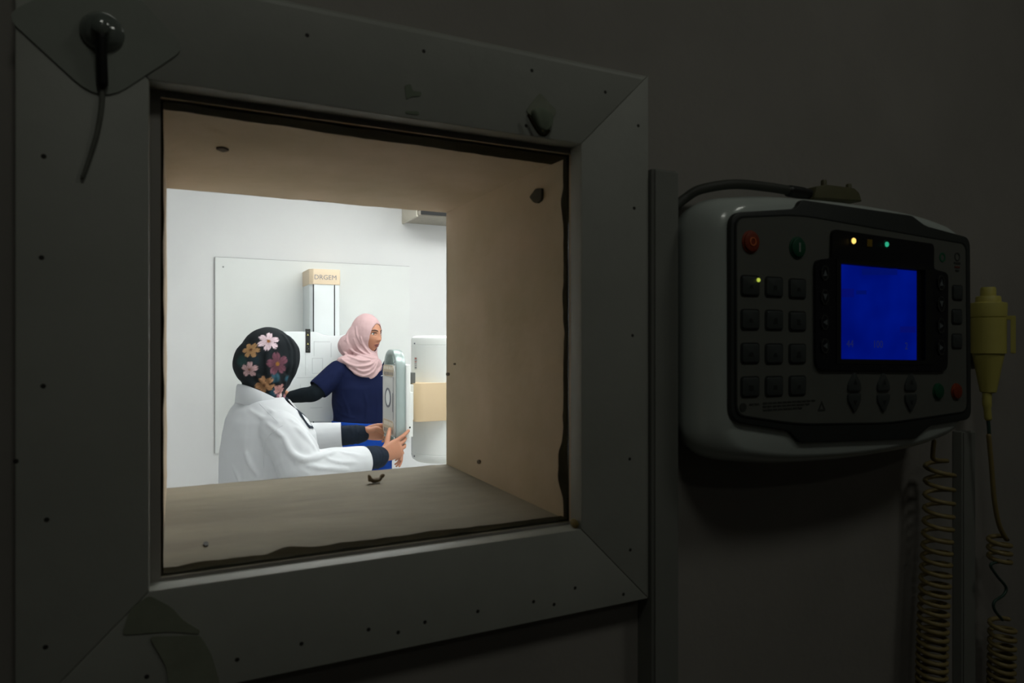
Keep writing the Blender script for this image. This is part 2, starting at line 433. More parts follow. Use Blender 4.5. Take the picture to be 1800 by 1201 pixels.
sealant('sealant_strip', lambda t: ((OX1, OZ0 + (OZ1 - OZ0) * t), -X_), lambda t: .656, [(.16, .05, .013), (.1, .03, .008), (.87, .04, .005)], 4)
# dark putty filling the step between the boards and the plaster, seen as the dark line around the pane
for (x0, x1, z0, z1) in ((IX0, OX0 + .0005, IZ0, IZ1), (OX1 - .0003, OX1 + .0006, IZ0, IZ1)):
    put('putty_line', box(nb(), x0, x1, .6463, .6490, z0, z1), M_sealant, win)
for (z0, z1) in ((OZ1 - .0005, IZ1), (IZ0, OZ0 + .0005)):
    put('putty_line', box(nb(), OX0 + .0006, OX1 - .0006, .6463, .6490, z0, z1), M_sealant, win)
# bare patches and chips in the plaster
def patch(nm, pts, parent, m, plane, d0, d1, label=None):
    b = nb(); prism(b, round_poly(pts, .003, 3), d0, d1, axis=plane); return put(nm, b, m, parent, label=label)
def onX(px, py, X):
    a = math.atan((px - 900) / FPX) + TH; Y = X / math.tan(a); zc = X * SN + Y * CS
    return (Y, CZ + (HY - py) * zc / FPX)
def onZ(px, py, Z):
    a = math.atan((px - 900) / FPX) + TH; zc = (Z - CZ) * FPX / (HY - py); Y = zc / (math.tan(a) * SN + CS)
    return (Y * math.tan(a), Y)
patch('plaster_chip', [onX(x, y, OX1) for x, y in ((933, 347), (944, 332), (955, 331), (954, 352), (946, 358), (940, 356))], wall_front, M_chip, 'X', OX1 - .0022, OX1 + .001)
M_mark = mat('dark_plaster_mark', (84, 70, 56), .9, var=.2, vscale=120)
for (x, y, r) in ((843, 812, 3), (788, 658, 2.5), (800, 640, 1.5)):
    patch('plaster_mark', [onX(x + r * math.cos(k), y + r * 1.3 * math.sin(k), OX1) for k in np.arange(0, 6.28, .9)], wall_front, M_mark, 'X', OX1 - .0018, OX1 + .001)
patch('plaster_mark', [onZ(x, y, OZ1) for x, y in ((378, 259), (392, 257), (404, 262), (392, 265))], wall_front, M_mark, 'Z', OZ1 - .002, OZ1 + .001)
patch('plaster_mark', [onZ(362 + 5 * math.cos(k), 959 + 4 * math.sin(k), OZ0) for k in np.arange(0, 6.28, .9)], wall_front, M_nail, 'Z', OZ0 - .001, OZ0 + .002)

# crumpled scrap on the sill
M_scrap = mat('rusty_grey_scrap', (128, 112, 90), .7, metal=.1, var=.3, vscale=120)
p = onZ(660, 850, OZ0); zs_ = OZ0 + .0016
t = empty('metal_scrap', (p[0], p[1], zs_), label='small crumpled metal scrap lying on the window sill', cat='scrap')
b = nb(); c = Vector((p[0], p[1], zs_))
pts = [c + Vector(v) for v in ((-.0075, .002, .0035), (-.0088, 0, .0102), (-.0065, -.001, .005), (-.001, -.003, .0028), (.005, -.003, .0035), (.008, 0, .0062), (.0105, .001, .0082))]
tube(b, smooth_pts(pts, 4), [.0026, .0024, .0022, .002, .0018] + [.0024] * 16 + [.003] * 4, 7); put('bent_wire', b, M_scrap, t, smooth=60)
b = nb(); ellipsoid(b, c + Vector((.001, .001, .0026)), (.0078, 0, .001), (0, .005, 0), (-.001, 0, .0034), 10, 7); put('lump', b, M_scrap, t, smooth=180)

# ------------------------------------------------------------------ things stuck on the trim
M_clear = mat('clear_film_on_board', (150, 155, 147), .2, var=.05, vscale=30, spec=.6)
M_clearhook = mat('smoky_hook_plastic', (112, 120, 114), .12, var=.1, vscale=60, spec=.9, coat=.6)
M_olivetape = mat('olive_tape', (134, 139, 122), .35, var=.1, vscale=40, bump=.3, bscale=60)
M_residue = mat('dull_green_residue', (120, 130, 112), .85, var=.12, vscale=80)
c = W(178, 70, TY0)
t = empty('adhesive_hook', c + Vector((0, 0, -.05)), label='clear stick-on hook with dark pin at the upper left corner of the trim', cat='hook')
b = nb(); prism(b, round_poly([(c.x - .062, c.z + .006), (c.x, c.z - .051), (c.x + .060, c.z + .004), (c.x + .004, c.z + .060)], [.012, .024, .012, .02], 6), TY0 - .0014, TY0 - .0002); put('backing_plate', b, M_clear, t)
cc = W(180, 58, TY0); b = nb(); lathe(b, [(.0155, TY0 - .0015), (.015, TY0 - .004), (.011, TY0 - .0085), (.0065, TY0 - .0105), (.0062, TY0 - .016), (.004, TY0 - .0175), (.0005, TY0 - .018)], (cc.x, 0, cc.z), 24, 'Y'); put('suction_cup', b, M_clearhook, t, smooth=50)
b = nb(); q = W(180, 82, TY0); q2 = W(181, 150, TY0); tube(b, smooth_pts([(q.x, TY0 - .012, q.z + .004), (q.x, TY0 - .010, q.z - .006), (q2.x, TY0 - .006, q2.z + .006), (q2.x, TY0 - .0045, q2.z)], 4), .0040, 10); put('pin', b, M_black, t, smooth=60)
M_hook_shadow = mat('hook_shadow_grey', (104, 106, 98), .9, var=.2, vscale=60)  # thin grey cord modelled in place of the hook's shadow on the board
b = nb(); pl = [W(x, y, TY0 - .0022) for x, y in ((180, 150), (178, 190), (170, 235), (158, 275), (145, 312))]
tube(b, smooth_pts(pl, 5), [.0022 - .0008 * i / 20 for i in range(21)], 7); put('hook_shadow_cord', b, M_hook_shadow, t, smooth=60)

c = W(949, 200, TY0)
t = empty('adhesive_hook', c + Vector((0, 0, -.02)), label='small clear stick-on hook at the upper right of the trim', cat='hook')
pp = [W(x, y, TY0) for x, y in ((948, 163), (979, 196), (958, 224), (923, 196))]
b = nb(); prism(b, round_poly([(p.x, p.z) for p in pp], .004, 4), TY0 - .0013, TY0 - .0002); put('backing_plate', b, M_olivetape, t)
pp = [W(x, y, TY0) for x, y in ((930, 196), (948, 190), (969, 204), (966, 228), (955, 236), (944, 230))]
b = nb(); prism(b, round_poly([(p.x, p.z) for p in pp], .005, 4), TY0 - .008, TY0 - .0014, bev=.003); put('hook_cup', b, M_residue, t, smooth=50)
pp = [W(x, y, TY0 - .008) for x, y in ((929, 203), (938, 220), (948, 234), (958, 238), (965, 230))]
b = nb(); tube(b, smooth_pts(pp, 4), .0014, 7); put('hook_rim', b, M_sealant, t, smooth=60)

def flat_on_trim(nm, poly, m, label, cat, r=.002, d=.0006, y1=TY0 - .0001):
    pp = [W(x, y, TY0) for x, y in poly]
    b = nb(); prism(b, round_poly([(p.x, p.z) for p in pp], r, 4), y1 - d, y1); return put(nm, b, m, label=label, cat=cat)
flat_on_trim('tape_residue', ((711, 150), (722, 148), (725, 160), (741, 162), (739, 170), (722, 170), (714, 176)), M_residue, 'small torn tape residue on the middle of the top board', 'residue')
flat_on_trim('tape_residue', ((712, 196), (735, 196), (737, 203), (714, 200)), M_residue, 'narrow tape smear at the lower edge of the top board', 'residue')
flat_on_trim('tape_strip', ((262, 1046), (300, 1066), (322, 1090), (352, 1108), (350, 1114), (300, 1110), (214, 1116), (228, 1072)), M_olivetape, 'torn olive tape strip below the lower left window corner', 'tape', .004, .0008)
flat_on_trim('tape_strip', ((262, 1118), (352, 1116), (372, 1150), (386, 1198), (380, 1230), (300, 1230), (292, 1170)), M_olivetape, 'wide olive tape strip curving down at the frame bottom left', 'tape', .004, .0008, TY0 - .0010)
b = nb(); M_yel = mat('yellow_putty', (120, 104, 52), .8, var=.2, vscale=90)
q = Vector((IX1 - .0032, TY0 + .009, IZ0 + .0045))
ellipsoid(b, q, (.003, 0, 0), (0, .008, 0), (0, 0, .0048), 12, 8)
put('putty_blob', b, M_yel, label='small yellowish putty blob in the lower right window corner', cat='putty', smooth=180)

# ------------------------------------------------------------------ cable trunking
M_trunk = mat('grey_trunking', (128, 130, 124), .55, var=.06, vscale=10)
t = empty('cable_trunking', (.495, .625, 0), label='tall grey cable trunking between the window trim and the control console', cat='trunking')
zt = W(1150, 297, .615).z
b = nb(); prism(b, round_poly([(.4768, .6422), (.4768, .617), (.4800, .614), (.5090, .614), (.5125, .617), (.5125, .6422)], 0), 0.0, zt, axis='Z'); put('duct', b, M_trunk, t)
b = nb(); box(b, .4785, .5108, .6118, .6138, 0.001, zt - .0015, .0008); put('lid', b, M_trunk, t)
t = empty('cable_trunking', (1.09, .63, 0), label='narrow wall trunking running down behind the coiled cords', cat='trunking')
b = nb(); box(b, 1.068, 1.1, .628, .6422, 0, 1.36, .001); put('duct', b, M_trunk, t)
b = nb(); box(b, 1.070, 1.098, .6255, .6278, 0.001, 1.359, .0008); put('lid', b, M_trunk, t)

# ------------------------------------------------------------------ control console
M_shell = mat('console_shell', (188, 197, 192), .22, var=.03, vscale=12, coat=.3)
M_rubber = mat('console_bezel_rubber', (44, 48, 46), .55, var=.1, vscale=40)
M_face = mat('console_face', (92, 94, 88), .55, var=.05, vscale=30)
M_key = mat('console_key', (58, 63, 62), .5, var=.08, vscale=60)
M_keydark = mat('console_key_rim', (32, 36, 35), .55)
M_disp = mat('display_bezel', (18, 19, 24), .35, var=.1, vscale=50)
M_orange = mat('orange_button', (126, 48, 22), .5, var=.08, vscale=80)
M_green = mat('green_button', (8, 74, 49), .5, var=.08, vscale=80)
M_lightprint = mat('pale_print', (150, 156, 150), .6)
M_dimprint = mat('dim_key_print', (96, 102, 104), .6)
M_darkprint = mat('dark_print', (50, 52, 48), .7)
YF = .5535
con = empty('control_console', (.748, .59, 1.38), label='grey wall-mounted x-ray control console with lit blue display', cat='console')
def C2(px, py, Y=YF):
    p = W(px, py, Y); return (p.x, p.z)
# shell: lofted body, wider at the wall, rounded towards the front
def outline(z_end_t, z_mid_t, z_end_b, z_mid_b, x0, x1, r):
    pts = [(x0, z_end_b), (x0, z_end_t), (x0 + .09, z_end_t + (z_mid_t - z_end_t) * .75), ((x0 + x1) / 2, z_mid_t), (x1 - .09, z_end_t + (z_mid_t - z_end_t) * .7), (x1, z_end_t - .004), (x1, z_end_b + .004), (x1 - .09, z_end_b + (z_mid_b - z_end_b) * .7), ((x0 + x1) / 2, z_mid_b), (x0 + .09, z_end_b + (z_mid_b - z_end_b) * .75)]
    return round_poly(pts, [r, r, .04, .06, .04, r, r, .04, .06, .04], 8)
rings = []
X0, X1, ZT, ZM, ZB, ZN = .5145, .9680, 1.5 + .1560, 1.5 + .1725, 1.5 - .1310, 1.5 - .151
for (y, ins, r, li) in ((.6422, .016, .03, 0), (.626, .003, .036, 0), (.606, 0, .036, 0), (.590, .0006, .036, .0008), (.58, .002, .036, .002), (.567, .0058, .036, .004), (.5605, .0105, .034, .006), (.5575, .0155, .032, .0075)):
    o2 = outline(ZT - ins, ZM - ins, ZB + ins, ZN + ins, X0 + ins + li, X1 - ins, r)
    rings.append([Vector((p[0], y, p[1])) for p in o2])
b = nb(); loft(b, rings); put('shell', b, M_shell, con, smooth=50)
# dark bezel around the face with raised tabs at top and bottom
bez = [(1284, 742), (1283, 374), (1398, 367), (1408, 351), (1602, 379), (1626, 397), (1704, 418), (1706, 737), (1634, 749), (1608, 772), (1406, 779), (1388, 759)]
bo = round_poly([C2(*p) for p in bez], [.016, .016, .006, .005, .005, .008, .014, .014, .008, .005, .005, .006], 6)
fac = [(1293, 728), (1292, 384), (1400, 379), (1694, 430), (1696, 722), (1560, 742), (1400, 744)]
fo = round_poly([C2(*p) for p in fac], [.012, .012, .03, .012, .012, .03, .03], 6)
b = nb(); prism(b, bo, YF - .0015, .5580, bev=.0018); put('bezel', b, M_rubber, con, smooth=45)
b = nb()
inset = lambda pts, k: [((p[0] - .748) * k + .748, (p[1] - 1.509) * k + 1.509) for p in pts]
plate_hole(b, inset(fo, 1.012), fo, YF - .0028, YF - .001); put('bezel_groove_ring', b, M_keydark, con)
b = nb(); prism(b, fo, YF - .0024, YF - .0005); put('face_panel', b, M_face, con)
YP = YF - .0026
# display surround
dp = [(1427, 650), (1426, 458), (1455, 455), (1456, 404), (1634, 430), (1634, 474), (1659, 481), (1658, 652)]
scr = [(1471, 465), (1606, 477), (1606, 633), (1471, 631)]
do = round_poly([C2(*p) for p in dp], [.012, .008, .004, .007, .007, .004, .008, .012], 5)
si = [C2(*p) for p in ((1470, 464), (1618, 476), (1618, 634), (1470, 632))]
b = nb(); plate_hole(b, do, si, YP - .0034, YP + .0001); put('display_surround', b, M_disp, con)
b = nb(); prism(b, [C2(*p) for p in ((1464, 458), (1626, 472), (1626, 640), (1464, 638))], YP - .0002, YP + .0002); put('display_well', b, M_disp, con)
fr = [C2(*p) for p in ((1462, 457), (1629, 471), (1629, 641), (1462, 639))]
b = nb(); plate_hole(b, fr, si, YP - .0042, YP - .0034); put('display_frame', b, M_black, con)
M_lcd = emissive('lcd_blue', (0, 22, 128), 1.0)
nt = M_lcd.node_tree; em = [n for n in nt.nodes if n.type == 'EMISSION'][0]
tc = nt.nodes.new('ShaderNodeTexCoord'); nz = nt.nodes.new('ShaderNodeTexNoise'); nz.inputs['Scale'].default_value = 12
nt.links.new(tc.outputs['Object'], nz.inputs['Vector']); rp = nt.nodes.new('ShaderNodeValToRGB')
rp.color_ramp.elements[0].color = lin((0, 10, 96)) + (1,); rp.color_ramp.elements[1].color = lin((0, 20, 126)) + (1,)
rp.color_ramp.elements[0].position = .3; rp.color_ramp.elements[1].position = .7
nt.links.new(nz.outputs[0], rp.inputs[0]); nt.links.new(rp.outputs[0], em.inputs[0])
b = nb(); prism(b, [C2(*p) for p in scr], YP - .0012, YP - .0003); screen = put('screen', b, M_lcd, con, label='lit blue display')
M_lcdtext = emissive('lcd_dim_text', (22, 28, 78), 1.0); M_lcdred = emissive('lcd_dim_red', (5, 13, 100), 1.0); M_lcdnavy = emissive('lcd_navy_bar', (2, 15, 96), 1.0)
def lcd_text(s, px, py, size, m):
    me_ = text_mesh(s, size, .00008); p = W(px, py, YF); put('screen_text', me_, m, screen, loc=(p.x, YP - .0014, p.z))
lcd_text('44', 1489, 605, .0125, M_lcdtext); lcd_text('100', 1538, 606, .0125, M_lcdtext); lcd_text('2', 1588, 609, .0125, M_lcdtext)
for (x0, y0, x1, y1, m) in ((1510, 473, 1572, 484, M_lcdnavy), (1474, 508, 1496, 523, M_lcdred), (1577, 574, 1604, 585, M_lcdred), (1500, 511, 1518, 518, M_lcdnavy)):
    b = nb(); prism(b, [C2(x0, y0), C2(x1, y0), C2(x1, y1), C2(x0, y1)], YP - .0013, YP - .00125); put('screen_text_bar', b, m, screen)
# round power buttons
def rbutton(nm, px, py, r, m, mark):
    p = W(px, py, YF); b = nb(); lathe(b, [(r * 1.16, YP + .0002), (r * 1.16, YP - .0006), (r, YP - .001), (r * .97, YP - .0028), (r * .8, YP - .0034), (.0002, YP - .0036)], (p.x, 0, p.z), 28, 'Y')
    o = put(nm, b, m, con, smooth=40)
    if mark == 'bar': b = nb(); box(b, p.x - .0009, p.x + .0009, YP - .0042, YP - .0034, p.z - .005, p.z + .005); put('bar_mark', b, M_lightprint, o)
    if mark == 'ring':
        b = nb(); cir = lambda q: [(p.x + q * math.cos(k / 20 * 6.2832), p.z + q * math.sin(k / 20 * 6.2832)) for k in range(20)]
        plate_hole(b, cir(.0046), cir(.0036), YP - .0042, YP - .0034); put('ring_mark', b, mat('orange_print', (222, 120, 70), .6), o)
rbutton('power_off_button', 1316, 426, .0108, M_orange, 'ring'); rbutton('power_on_button', 1398, 436, .0108, M_green, 'bar')
rbutton('ready_button', 1645, 688, .0094, M_green, None); rbutton('reset_button', 1677, 688, .0094, M_orange, None)
# square keys
def keymesh(w, h, d=.0022):
    b = nb(); prism(b, round_poly([(-w, -h), (w, -h), (w, h), (-w, h)], .0035, 4), -d, .0002, bev=.0012); return b
def rimmesh(w, h):
    b = nb(); prism(b, round_poly([(-w, -h), (w, -h), (w, h), (-w, h)], .0045, 4), -.0006, .0002); return b
k0 = None; icon0 = None
keyrows = [(503, 505, 508), (562, 563, 565), (621, 622, 622), (680, 679, 678)]
for r_, ys in enumerate(keyrows):
    for c_, x in enumerate((1315, 1357, 1398)):
        p = W(x, ys[c_], YF); p.y = YP
        if k0 is None:
            k0 = put('key', keymesh(.0120, .0100), M_key, con, loc=p, smooth=40)
            r0 = put('key_rim', rimmesh(.0136, .0116), M_keydark, k0, loc=p)
            o = k0
        else:
            o = share(k0, p, con); share(r0, p, o)
        q = p + Vector((0, -.0024, 0)); b = nb()
        w = .0022 + .0012 * rng.random(); h = .0016 + .002 * rng.random()
        prism(b, round_poly([(q.x - w, q.z - h - .001), (q.x + w, q.z - h - .001), (q.x + w * rng.uniform(.2, 1), q.z + h - .001), (q.x - w * rng.uniform(.2, 1), q.z + h - .001)], .0005, 2), q.y - .0003, q.y + .0004)
        put('key_icon', b, M_keydark, o)
s0 = None
for y, x in ((515, 1679), (557, 1678), (600, 1678)):
    p = W(x, y, YF); p.y = YP
    if s0 is None:
        s0 = put('key', keymesh(.0098, .0088), M_key, con, loc=p, smooth=40); sr0 = put('key_rim', rimmesh(.0112, .0102), M_keydark, s0, loc=p)
    else: o = share(s0, p, con); share(sr0, p, o)
# arrow pads on the display surround
def arrow(px, py, kind):
    p = W(px, py, YF); YA = YP - .0035; s = .0078 if px > 1500 else .0068
    oc = [(p.x + s * math.cos(math.pi / 8 + k * math.pi / 4) * .95, p.z + s * math.sin(math.pi / 8 + k * math.pi / 4) * 1.35) for k in range(8)]
    ic = [(p.x + s * .84 * math.cos(math.pi / 8 + k * math.pi / 4) * .95, p.z + s * .86 * math.sin(math.pi / 8 + k * math.pi / 4) * 1.35) for k in range(8)]
    b = nb(); prism(b, oc, YA - .0012, YA); o = put('arrow_key', b, M_disp, con)
    b = nb(); plate_hole(b, oc, ic, YA - .0015, YA - .0011); put('outline_mark', b, M_darkprint, o)
    h = s * .5; T = {'u': [(0, h), (-h, -h), (h, -h)], 'd': [(0, -h), (h, h), (-h, h)], 'l': [(-h, 0), (h, -h), (h, h)], 'r': [(h, 0), (-h, h), (-h, -h)]}[kind]
    b = nb(); prism(b, [(p.x + a, p.z + c) for a, c in T], YA - .0016, YA - .0011); put('arrow_mark', b, M_dimprint, o)
for (y, k) in ((481, 'u'), (523, 'd'), (567, 'l'), (608, 'l')): arrow(1441, y, k)
for (y, k) in ((498, 'u'), (535, 'd'), (573, 'r'), (611, 'r')): arrow(1645, y, k)
# drop-shaped up and down keys below the display
for x in (1497, 1548, 1596):
    for (y, s) in ((671, 1), (708, -1)):
        p = W(x, y, YF); w, h = .0112, .0112
        b = nb(); prism(b, round_poly([(p.x - w, p.z - h * s), (p.x + w, p.z - h * s), (p.x + w, p.z - h * .25 * s), (p.x, p.z + h * 1.15 * s), (p.x - w, p.z - h * .25 * s)], [.003, .003, .004, .005, .004], 4), YP - .0024, YP + .0002, bev=.001)
        o = put('step_key', b, M_key, con, smooth=40)
        b = nb(); prism(b, [(p.x - .003, p.z - .003 * s), (p.x + .003, p.z - .003 * s), (p.x, p.z + .003 * s)], YP - .0027, YP - .0022); put('step_mark', b, M_keydark, o)
# indicator lamps
def led(nm, px, py, r, m, glow):
    p = W(px, py, YF); YA = YP - .0034
    b = nb(); lathe(b, [(r * 1.5, YA), (r * 1.5, YA - .0006), (r, YA - .0008), (r, YA - .0012)], (p.x, 0, p.z), 18, 'Y'); o = put(nm, b, m, con, smooth=40)
    b = nb(); lathe(b, [(r * .92, YA - .0008), (r * .8, YA - .0022), (r * .45, YA - .0032), (.0001, YA - .0035)], (p.x, 0, p.z), 18, 'Y'); put('lamp_dome', b, glow, o, smooth=60)
led('indicator_lamp', 1491, 425, .0040, M_disp, emissive('led_yellow', (255, 214, 110), 1.35))
led('indicator_lamp', 1549, 431, .0036, mat('green_led_rim', (18, 90, 70), .4), emissive('led_green', (44, 168, 128), 1.0))
p = W(1520, 429, YF); b = nb(); box(b, p.x - .0045, p.x + .0045, YP - .0046, YP - .0034, p.z - .0045, p.z + .0045, .0006); put('indicator_lamp', b, mat('unlit_amber', (122, 98, 22), .4), con)
p = W(1327, 493, YF); b = nb(); lathe(b, [(.0022, YP - .0018), (.0021, YP - .0032), (.0012, YP - .0038), (.0001, YP - .004)], (p.x, 0, p.z), 14, 'Y'); put('key_lamp', b, emissive('led_lime', (176, 192, 72), 1.0), con, smooth=60)
# printed marks
b = nb(); p = W(1653, 453, YF); cir = lambda q, kz=1: [(p.x + q * math.cos(k / 20 * 6.2832), p.z + q * kz * math.sin(k / 20 * 6.2832)) for k in range(20)]
plate_hole(b, cir(.0062), cir(.0040), YP - .0004, YP + .0002); put('ring_print', b, mat('green_print', (24, 92, 64), .6), con)
p = W(1679, 452, YF); b = nb(); plate_hole(b, cir(.0058), cir(.0042), YP - .0004, YP + .0002); put('tube_symbol', b, M_darkprint, con)
M_redprint = mat('dull_red_print', (92, 48, 40), .6)
for i, (dy, w, m) in enumerate(((463, .0066, M_darkprint), (470, .0056, M_redprint), (476, .0036, M_darkprint))):
    p = W(1679, dy, YF); b = nb(); box(b, p.x - w, p.x + w, YP - .0004, YP + .0002, p.z - .0012, p.z + .0012); put('tube_symbol', b, m, con)
p = W(1303, 716, YF); b = nb(); disc(b, (p.x, p.z), .0048, YP - .0004, YP + .0002, 18); put('maker_mark', b, M_darkprint, con)
for (x0, x1, y) in ((1314, 1333, 711), (1338, 1431, 709), (1338, 1421, 715), (1338, 1408, 721)):
    a = W(x0, y, YF); c = W(x1, y, YF); n = max(2, int((c.x - a.x) / .007))
    for k in range(n):
        u0 = a.x + (c.x - a.x) * k / n; u1 = a.x + (c.x - a.x) * (k + .8) / n
        put('small_print', box(nb(), u0, u1, YP - .0003, YP + .0002, a.z - .0009, a.z + .0009), M_darkprint, con)
p = W(1441, 714, YF); b = nb(); plate_hole(b, [(p.x - .0062, p.z - .005), (p.x + .0062, p.z - .005), (p.x, p.z + .0062)], [(p.x - .0038, p.z - .0036), (p.x + .0038, p.z - .0036), (p.x, p.z + .0036)], YP - .0004, YP + .0002); put('warning_triangle', b, M_darkprint, con)

# ------------------------------------------------------------------ cable along the console's top, with its plug
M_cable = mat('dark_grey_cable', (60, 62, 56), .6, var=.12, vscale=40)
cab = empty('console_cable', (.56, .622, 1.62), label='dark grey cable with olive plug lying along the top of the console', cat='cable')
pts = [Vector((.512, .631, W(1190, 374, .631).z)), Vector((.520, .631, W(1192, 366, .631).z)), W(1204, 349, .628), W(1232, 333, .620), W(1290, 324, .614), W(1350, 329, .612), W(1392, 336, .612)]
b = nb(); tube(b, smooth_pts(pts, 8), .0058, 12); put('sheath', b, M_cable, cab, smooth=60)
pts = [W(1388, 336, .612), W(1400, 338, .612), W(1424, 342, .612)]
b = nb(); tube(b, smooth_pts(pts, 5), [.0075] * 4 + [.0076] * 4 + [.0066] * 3, 12); put('strain_relief', b, M_black, cab, smooth=50)
M_olive = mat('olive_plug', (92, 90, 62), .55, var=.08, vscale=50)
pl = [C2(x, y, .612) for x, y in ((1420, 352), (1424, 330), (1444, 327), (1490, 333), (1499, 341), (1504, 357))]
b = nb(); prism(b, round_poly(pl, .002, 3), .602, .622, bev=.0015); plug = put('plug_body', b, M_olive, cab, smooth=40)
for x, y in ((1448, 318), (1492, 325)):
    p = W(x, y, .612); q = W(x, y + 14, .612)
    b = nb(); lathe(b, [(.0036, q.z), (.0036, p.z - .0005), (.0030, p.z + .001), (.0004, p.z + .001)], (p.x, .612, 0), 14); put('thumb_screw', b, M_olive, cab, smooth=40)

# ------------------------------------------------------------------ coiled cord of the console
M_cord = mat('ochre_cord', (140, 124, 78), .5, var=.08, vscale=30)
def coil(px_y, r, pitches, Y, wire, start=0.0):
    """helix following a hanging centre line given in pixels"""
    P = smooth_pts([W(x, y, Y) for x, y in px_y], 30)
    out = []; ph = start; prev = P[0]
    seglen = [0.0]
    for a, c in zip(P[:-1], P[1:]): seglen.append(seglen[-1] + (c - a).length)
    tot = seglen[-1]; s = 0.0; i = 0
    while s < tot:
        while seglen[i + 1] < s and i < len(seglen) - 2: i += 1
        f = (s - seglen[i]) / max(1e-9, seglen[i + 1] - seglen[i]); c = P[i].lerp(P[i + 1], f)
        pitch = pitches[0] + (pitches[1] - pitches[0]) * min(1, s / tot * 1.4)
        out.append(c + Vector((math.cos(ph) * r, math.sin(ph) * r, 0)))
        dphi = 2 * math.pi / 14; ph += dphi; s += pitch / 14
    return out
t = empty('coiled_cord', W(1640, 1000, .60), label='ochre coiled cord hanging from the underside of the console', cat='cord')
c1 = coil([(1652, 812), (1650, 900), (1645, 1000), (1640, 1100), (1636, 1260)], .0178, (.0215, .0105), .602, .003)
lead = smooth_pts([W(1642, 776, .60), W(1640, 795, .60), W(1642, 808, .60), c1[0]], 5)
b = nb(); tube(b, lead[:-1] + c1, .0031, 8); put('cord', b, M_cord, t, smooth=60)

# ------------------------------------------------------------------ yellow hand switch with its torn cord
M_yellow = mat('yellow_switch_plastic', (196, 186, 98), .45, var=.05, vscale=30)
M_green_wire = mat('bare_green_wire', (46, 72, 62), .5)
c = W(1737, 600, .60)
sw = empty('hand_switch', (c.x, .60, W(1737, 690, .60).z), label='yellow exposure hand switch hanging beside the console', cat='hand switch')
Zof = lambda y: W(1737, y, .60).z
pr = lambda L_: [(r, Zof(y)) for r, y in L_]
b = nb(); lathe(b, pr([(.0075, 691), (.0105, 689), (.0130, 672), (.0175, 640), (.0205, 622), (.0205, 620)]), (c.x, .60, 0), 28); put('taper', b, M_yellow, sw, smooth=40)
b = nb(); lathe(b, pr([(.0190, 622), (.0228, 621), (.0228, 559), (.0215, 558)]), (c.x, .60, 0), 28); put('body', b, M_yellow, sw, smooth=40)
b = nb(); lathe(b, pr([(.0215, 559), (.0232, 557), (.0238, 536), (.0232, 533), (.0150, 531)]), (c.x, .60, 0), 28); put('collar', b, M_yellow, sw, smooth=40)
b = nb(); lathe(b, pr([(.0165, 533), (.0160, 523), (.0148, 521), (.009, 521)]), (c.x, .60, 0), 28); put('neck', b, M_yellow, sw, smooth=40)
b = nb(); lathe(b, pr([(.0102, 523), (.0100, 508), (.0085, 505), (.0003, 504.5)]), (c.x, .60, 0), 24); put('push_button', b, M_yellow, sw, smooth=40)
d1, d2 = Vector((.484, -.875, 0)), Vector((.875, .484, 0))
def cpt(a, q): v = Vector((c.x, .60, 0)) + d1 * a + d2 * q; return (v.x, v.y)
b = nb(); prism(b, [cpt(.027, -.006), cpt(.033, -.006), cpt(.033, .006), cpt(.027, .006)], Zof(621), Zof(557), axis='Z', bev=.0012); clip = put('belt_clip', b, M_yellow, sw)
b = nb(); prism(b, [cpt(.020, -.005), cpt(.0325, -.005), cpt(.0325, .005), cpt(.020, .005)], Zof(563), Zof(556), axis='Z', bev=.0008); put('clip_bridge', b, M_yellow, clip)
M_bracket = mat('grey_bracket', (120, 122, 116), .5)
b = nb(); box(b, c.x - .014, c.x + .014, .6235, .6422, Zof(650), Zof(560), .001); put('wall_bracket', b, M_bracket, sw)
pts = [W(1735, 690, .60), W(1735, 712, .60), W(1737, 735, .60)]
b = nb(); tube(b, smooth_pts(pts, 4), [.0062] * 5 + [.005] * 4, 10); put('strain_relief', b, M_yellow, sw, smooth=60)
b = nb(); pts = [W(1736, 733, .60), W(1738, 750, .60), W(1739, 770, .60)]; tube(b, smooth_pts(pts, 4), .0026, 8); put('bare_wire', b, M_green_wire, sw, smooth=60)
pts = [W(1738, 766, .60), W(1743, 820, .60), W(1748, 880, .60), W(1757, 925, .60), W(1772, 953, .60)]
c2 = coil([(1757, 945), (1757, 988)], .0140, (.0125, .0125), .602, .003, 0.0)
b = nb(); tube(b, smooth_pts(pts, 6)[:-1] + c2, .0034, 8); put('cord', b, M_cord, sw, smooth=60)
pts = [c2[-1], W(1742, 992, .60), W(1752, 1012, .60), W(1768, 1032, .60), W(1764, 1046, .60), W(1748, 1058, .60), W(1748, 1072, .60), W(1762, 1090, .60)]
b = nb(); tube(b, smooth_pts(pts, 6), .0021, 8); put('bare_wire', b, M_green_wire, sw, smooth=60)
c3 = coil([(1762, 1092), (1761, 1150), (1758, 1270)], .0160, (.0145, .0095), .602, .003, 0.0)
b = nb(); tube(b, c3, .0034, 8); put('cord', b, M_cord, sw, smooth=60)

# ------------------------------------------------------------------ bright room: board on the far wall
t = empty('wall_board', (.89, 4.89, .752), label='large pale square board fixed flat on the far wall', cat='board')
b = nb(); box(b, .2263, 1.553, 4.888, 4.8995, .752, 2.042, .001); put('sheet', b, M_board, t)
M_edge = mat('edge_shadow_and_screw_grey', (150, 152, 150), .6)
put('edge_line', box(nb(), .2225, .2262, 4.886, 4.8995, .752, 2.042), M_edge, t)  # grey strip stands in for the shadow line along the left edge
put('edge_line', box(nb(), .2263, 1.553, 4.889, 4.8995, 2.0422, 2.0445), M_edge, t)
b = nb(); lathe(b, [(.006, 4.888), (.006, 4.8865), (.003, 4.8855), (.0005, 4.8853)], (.275, 0, 1.98), 12, 'Y'); put('screw', b, M_edge, t, smooth=40)

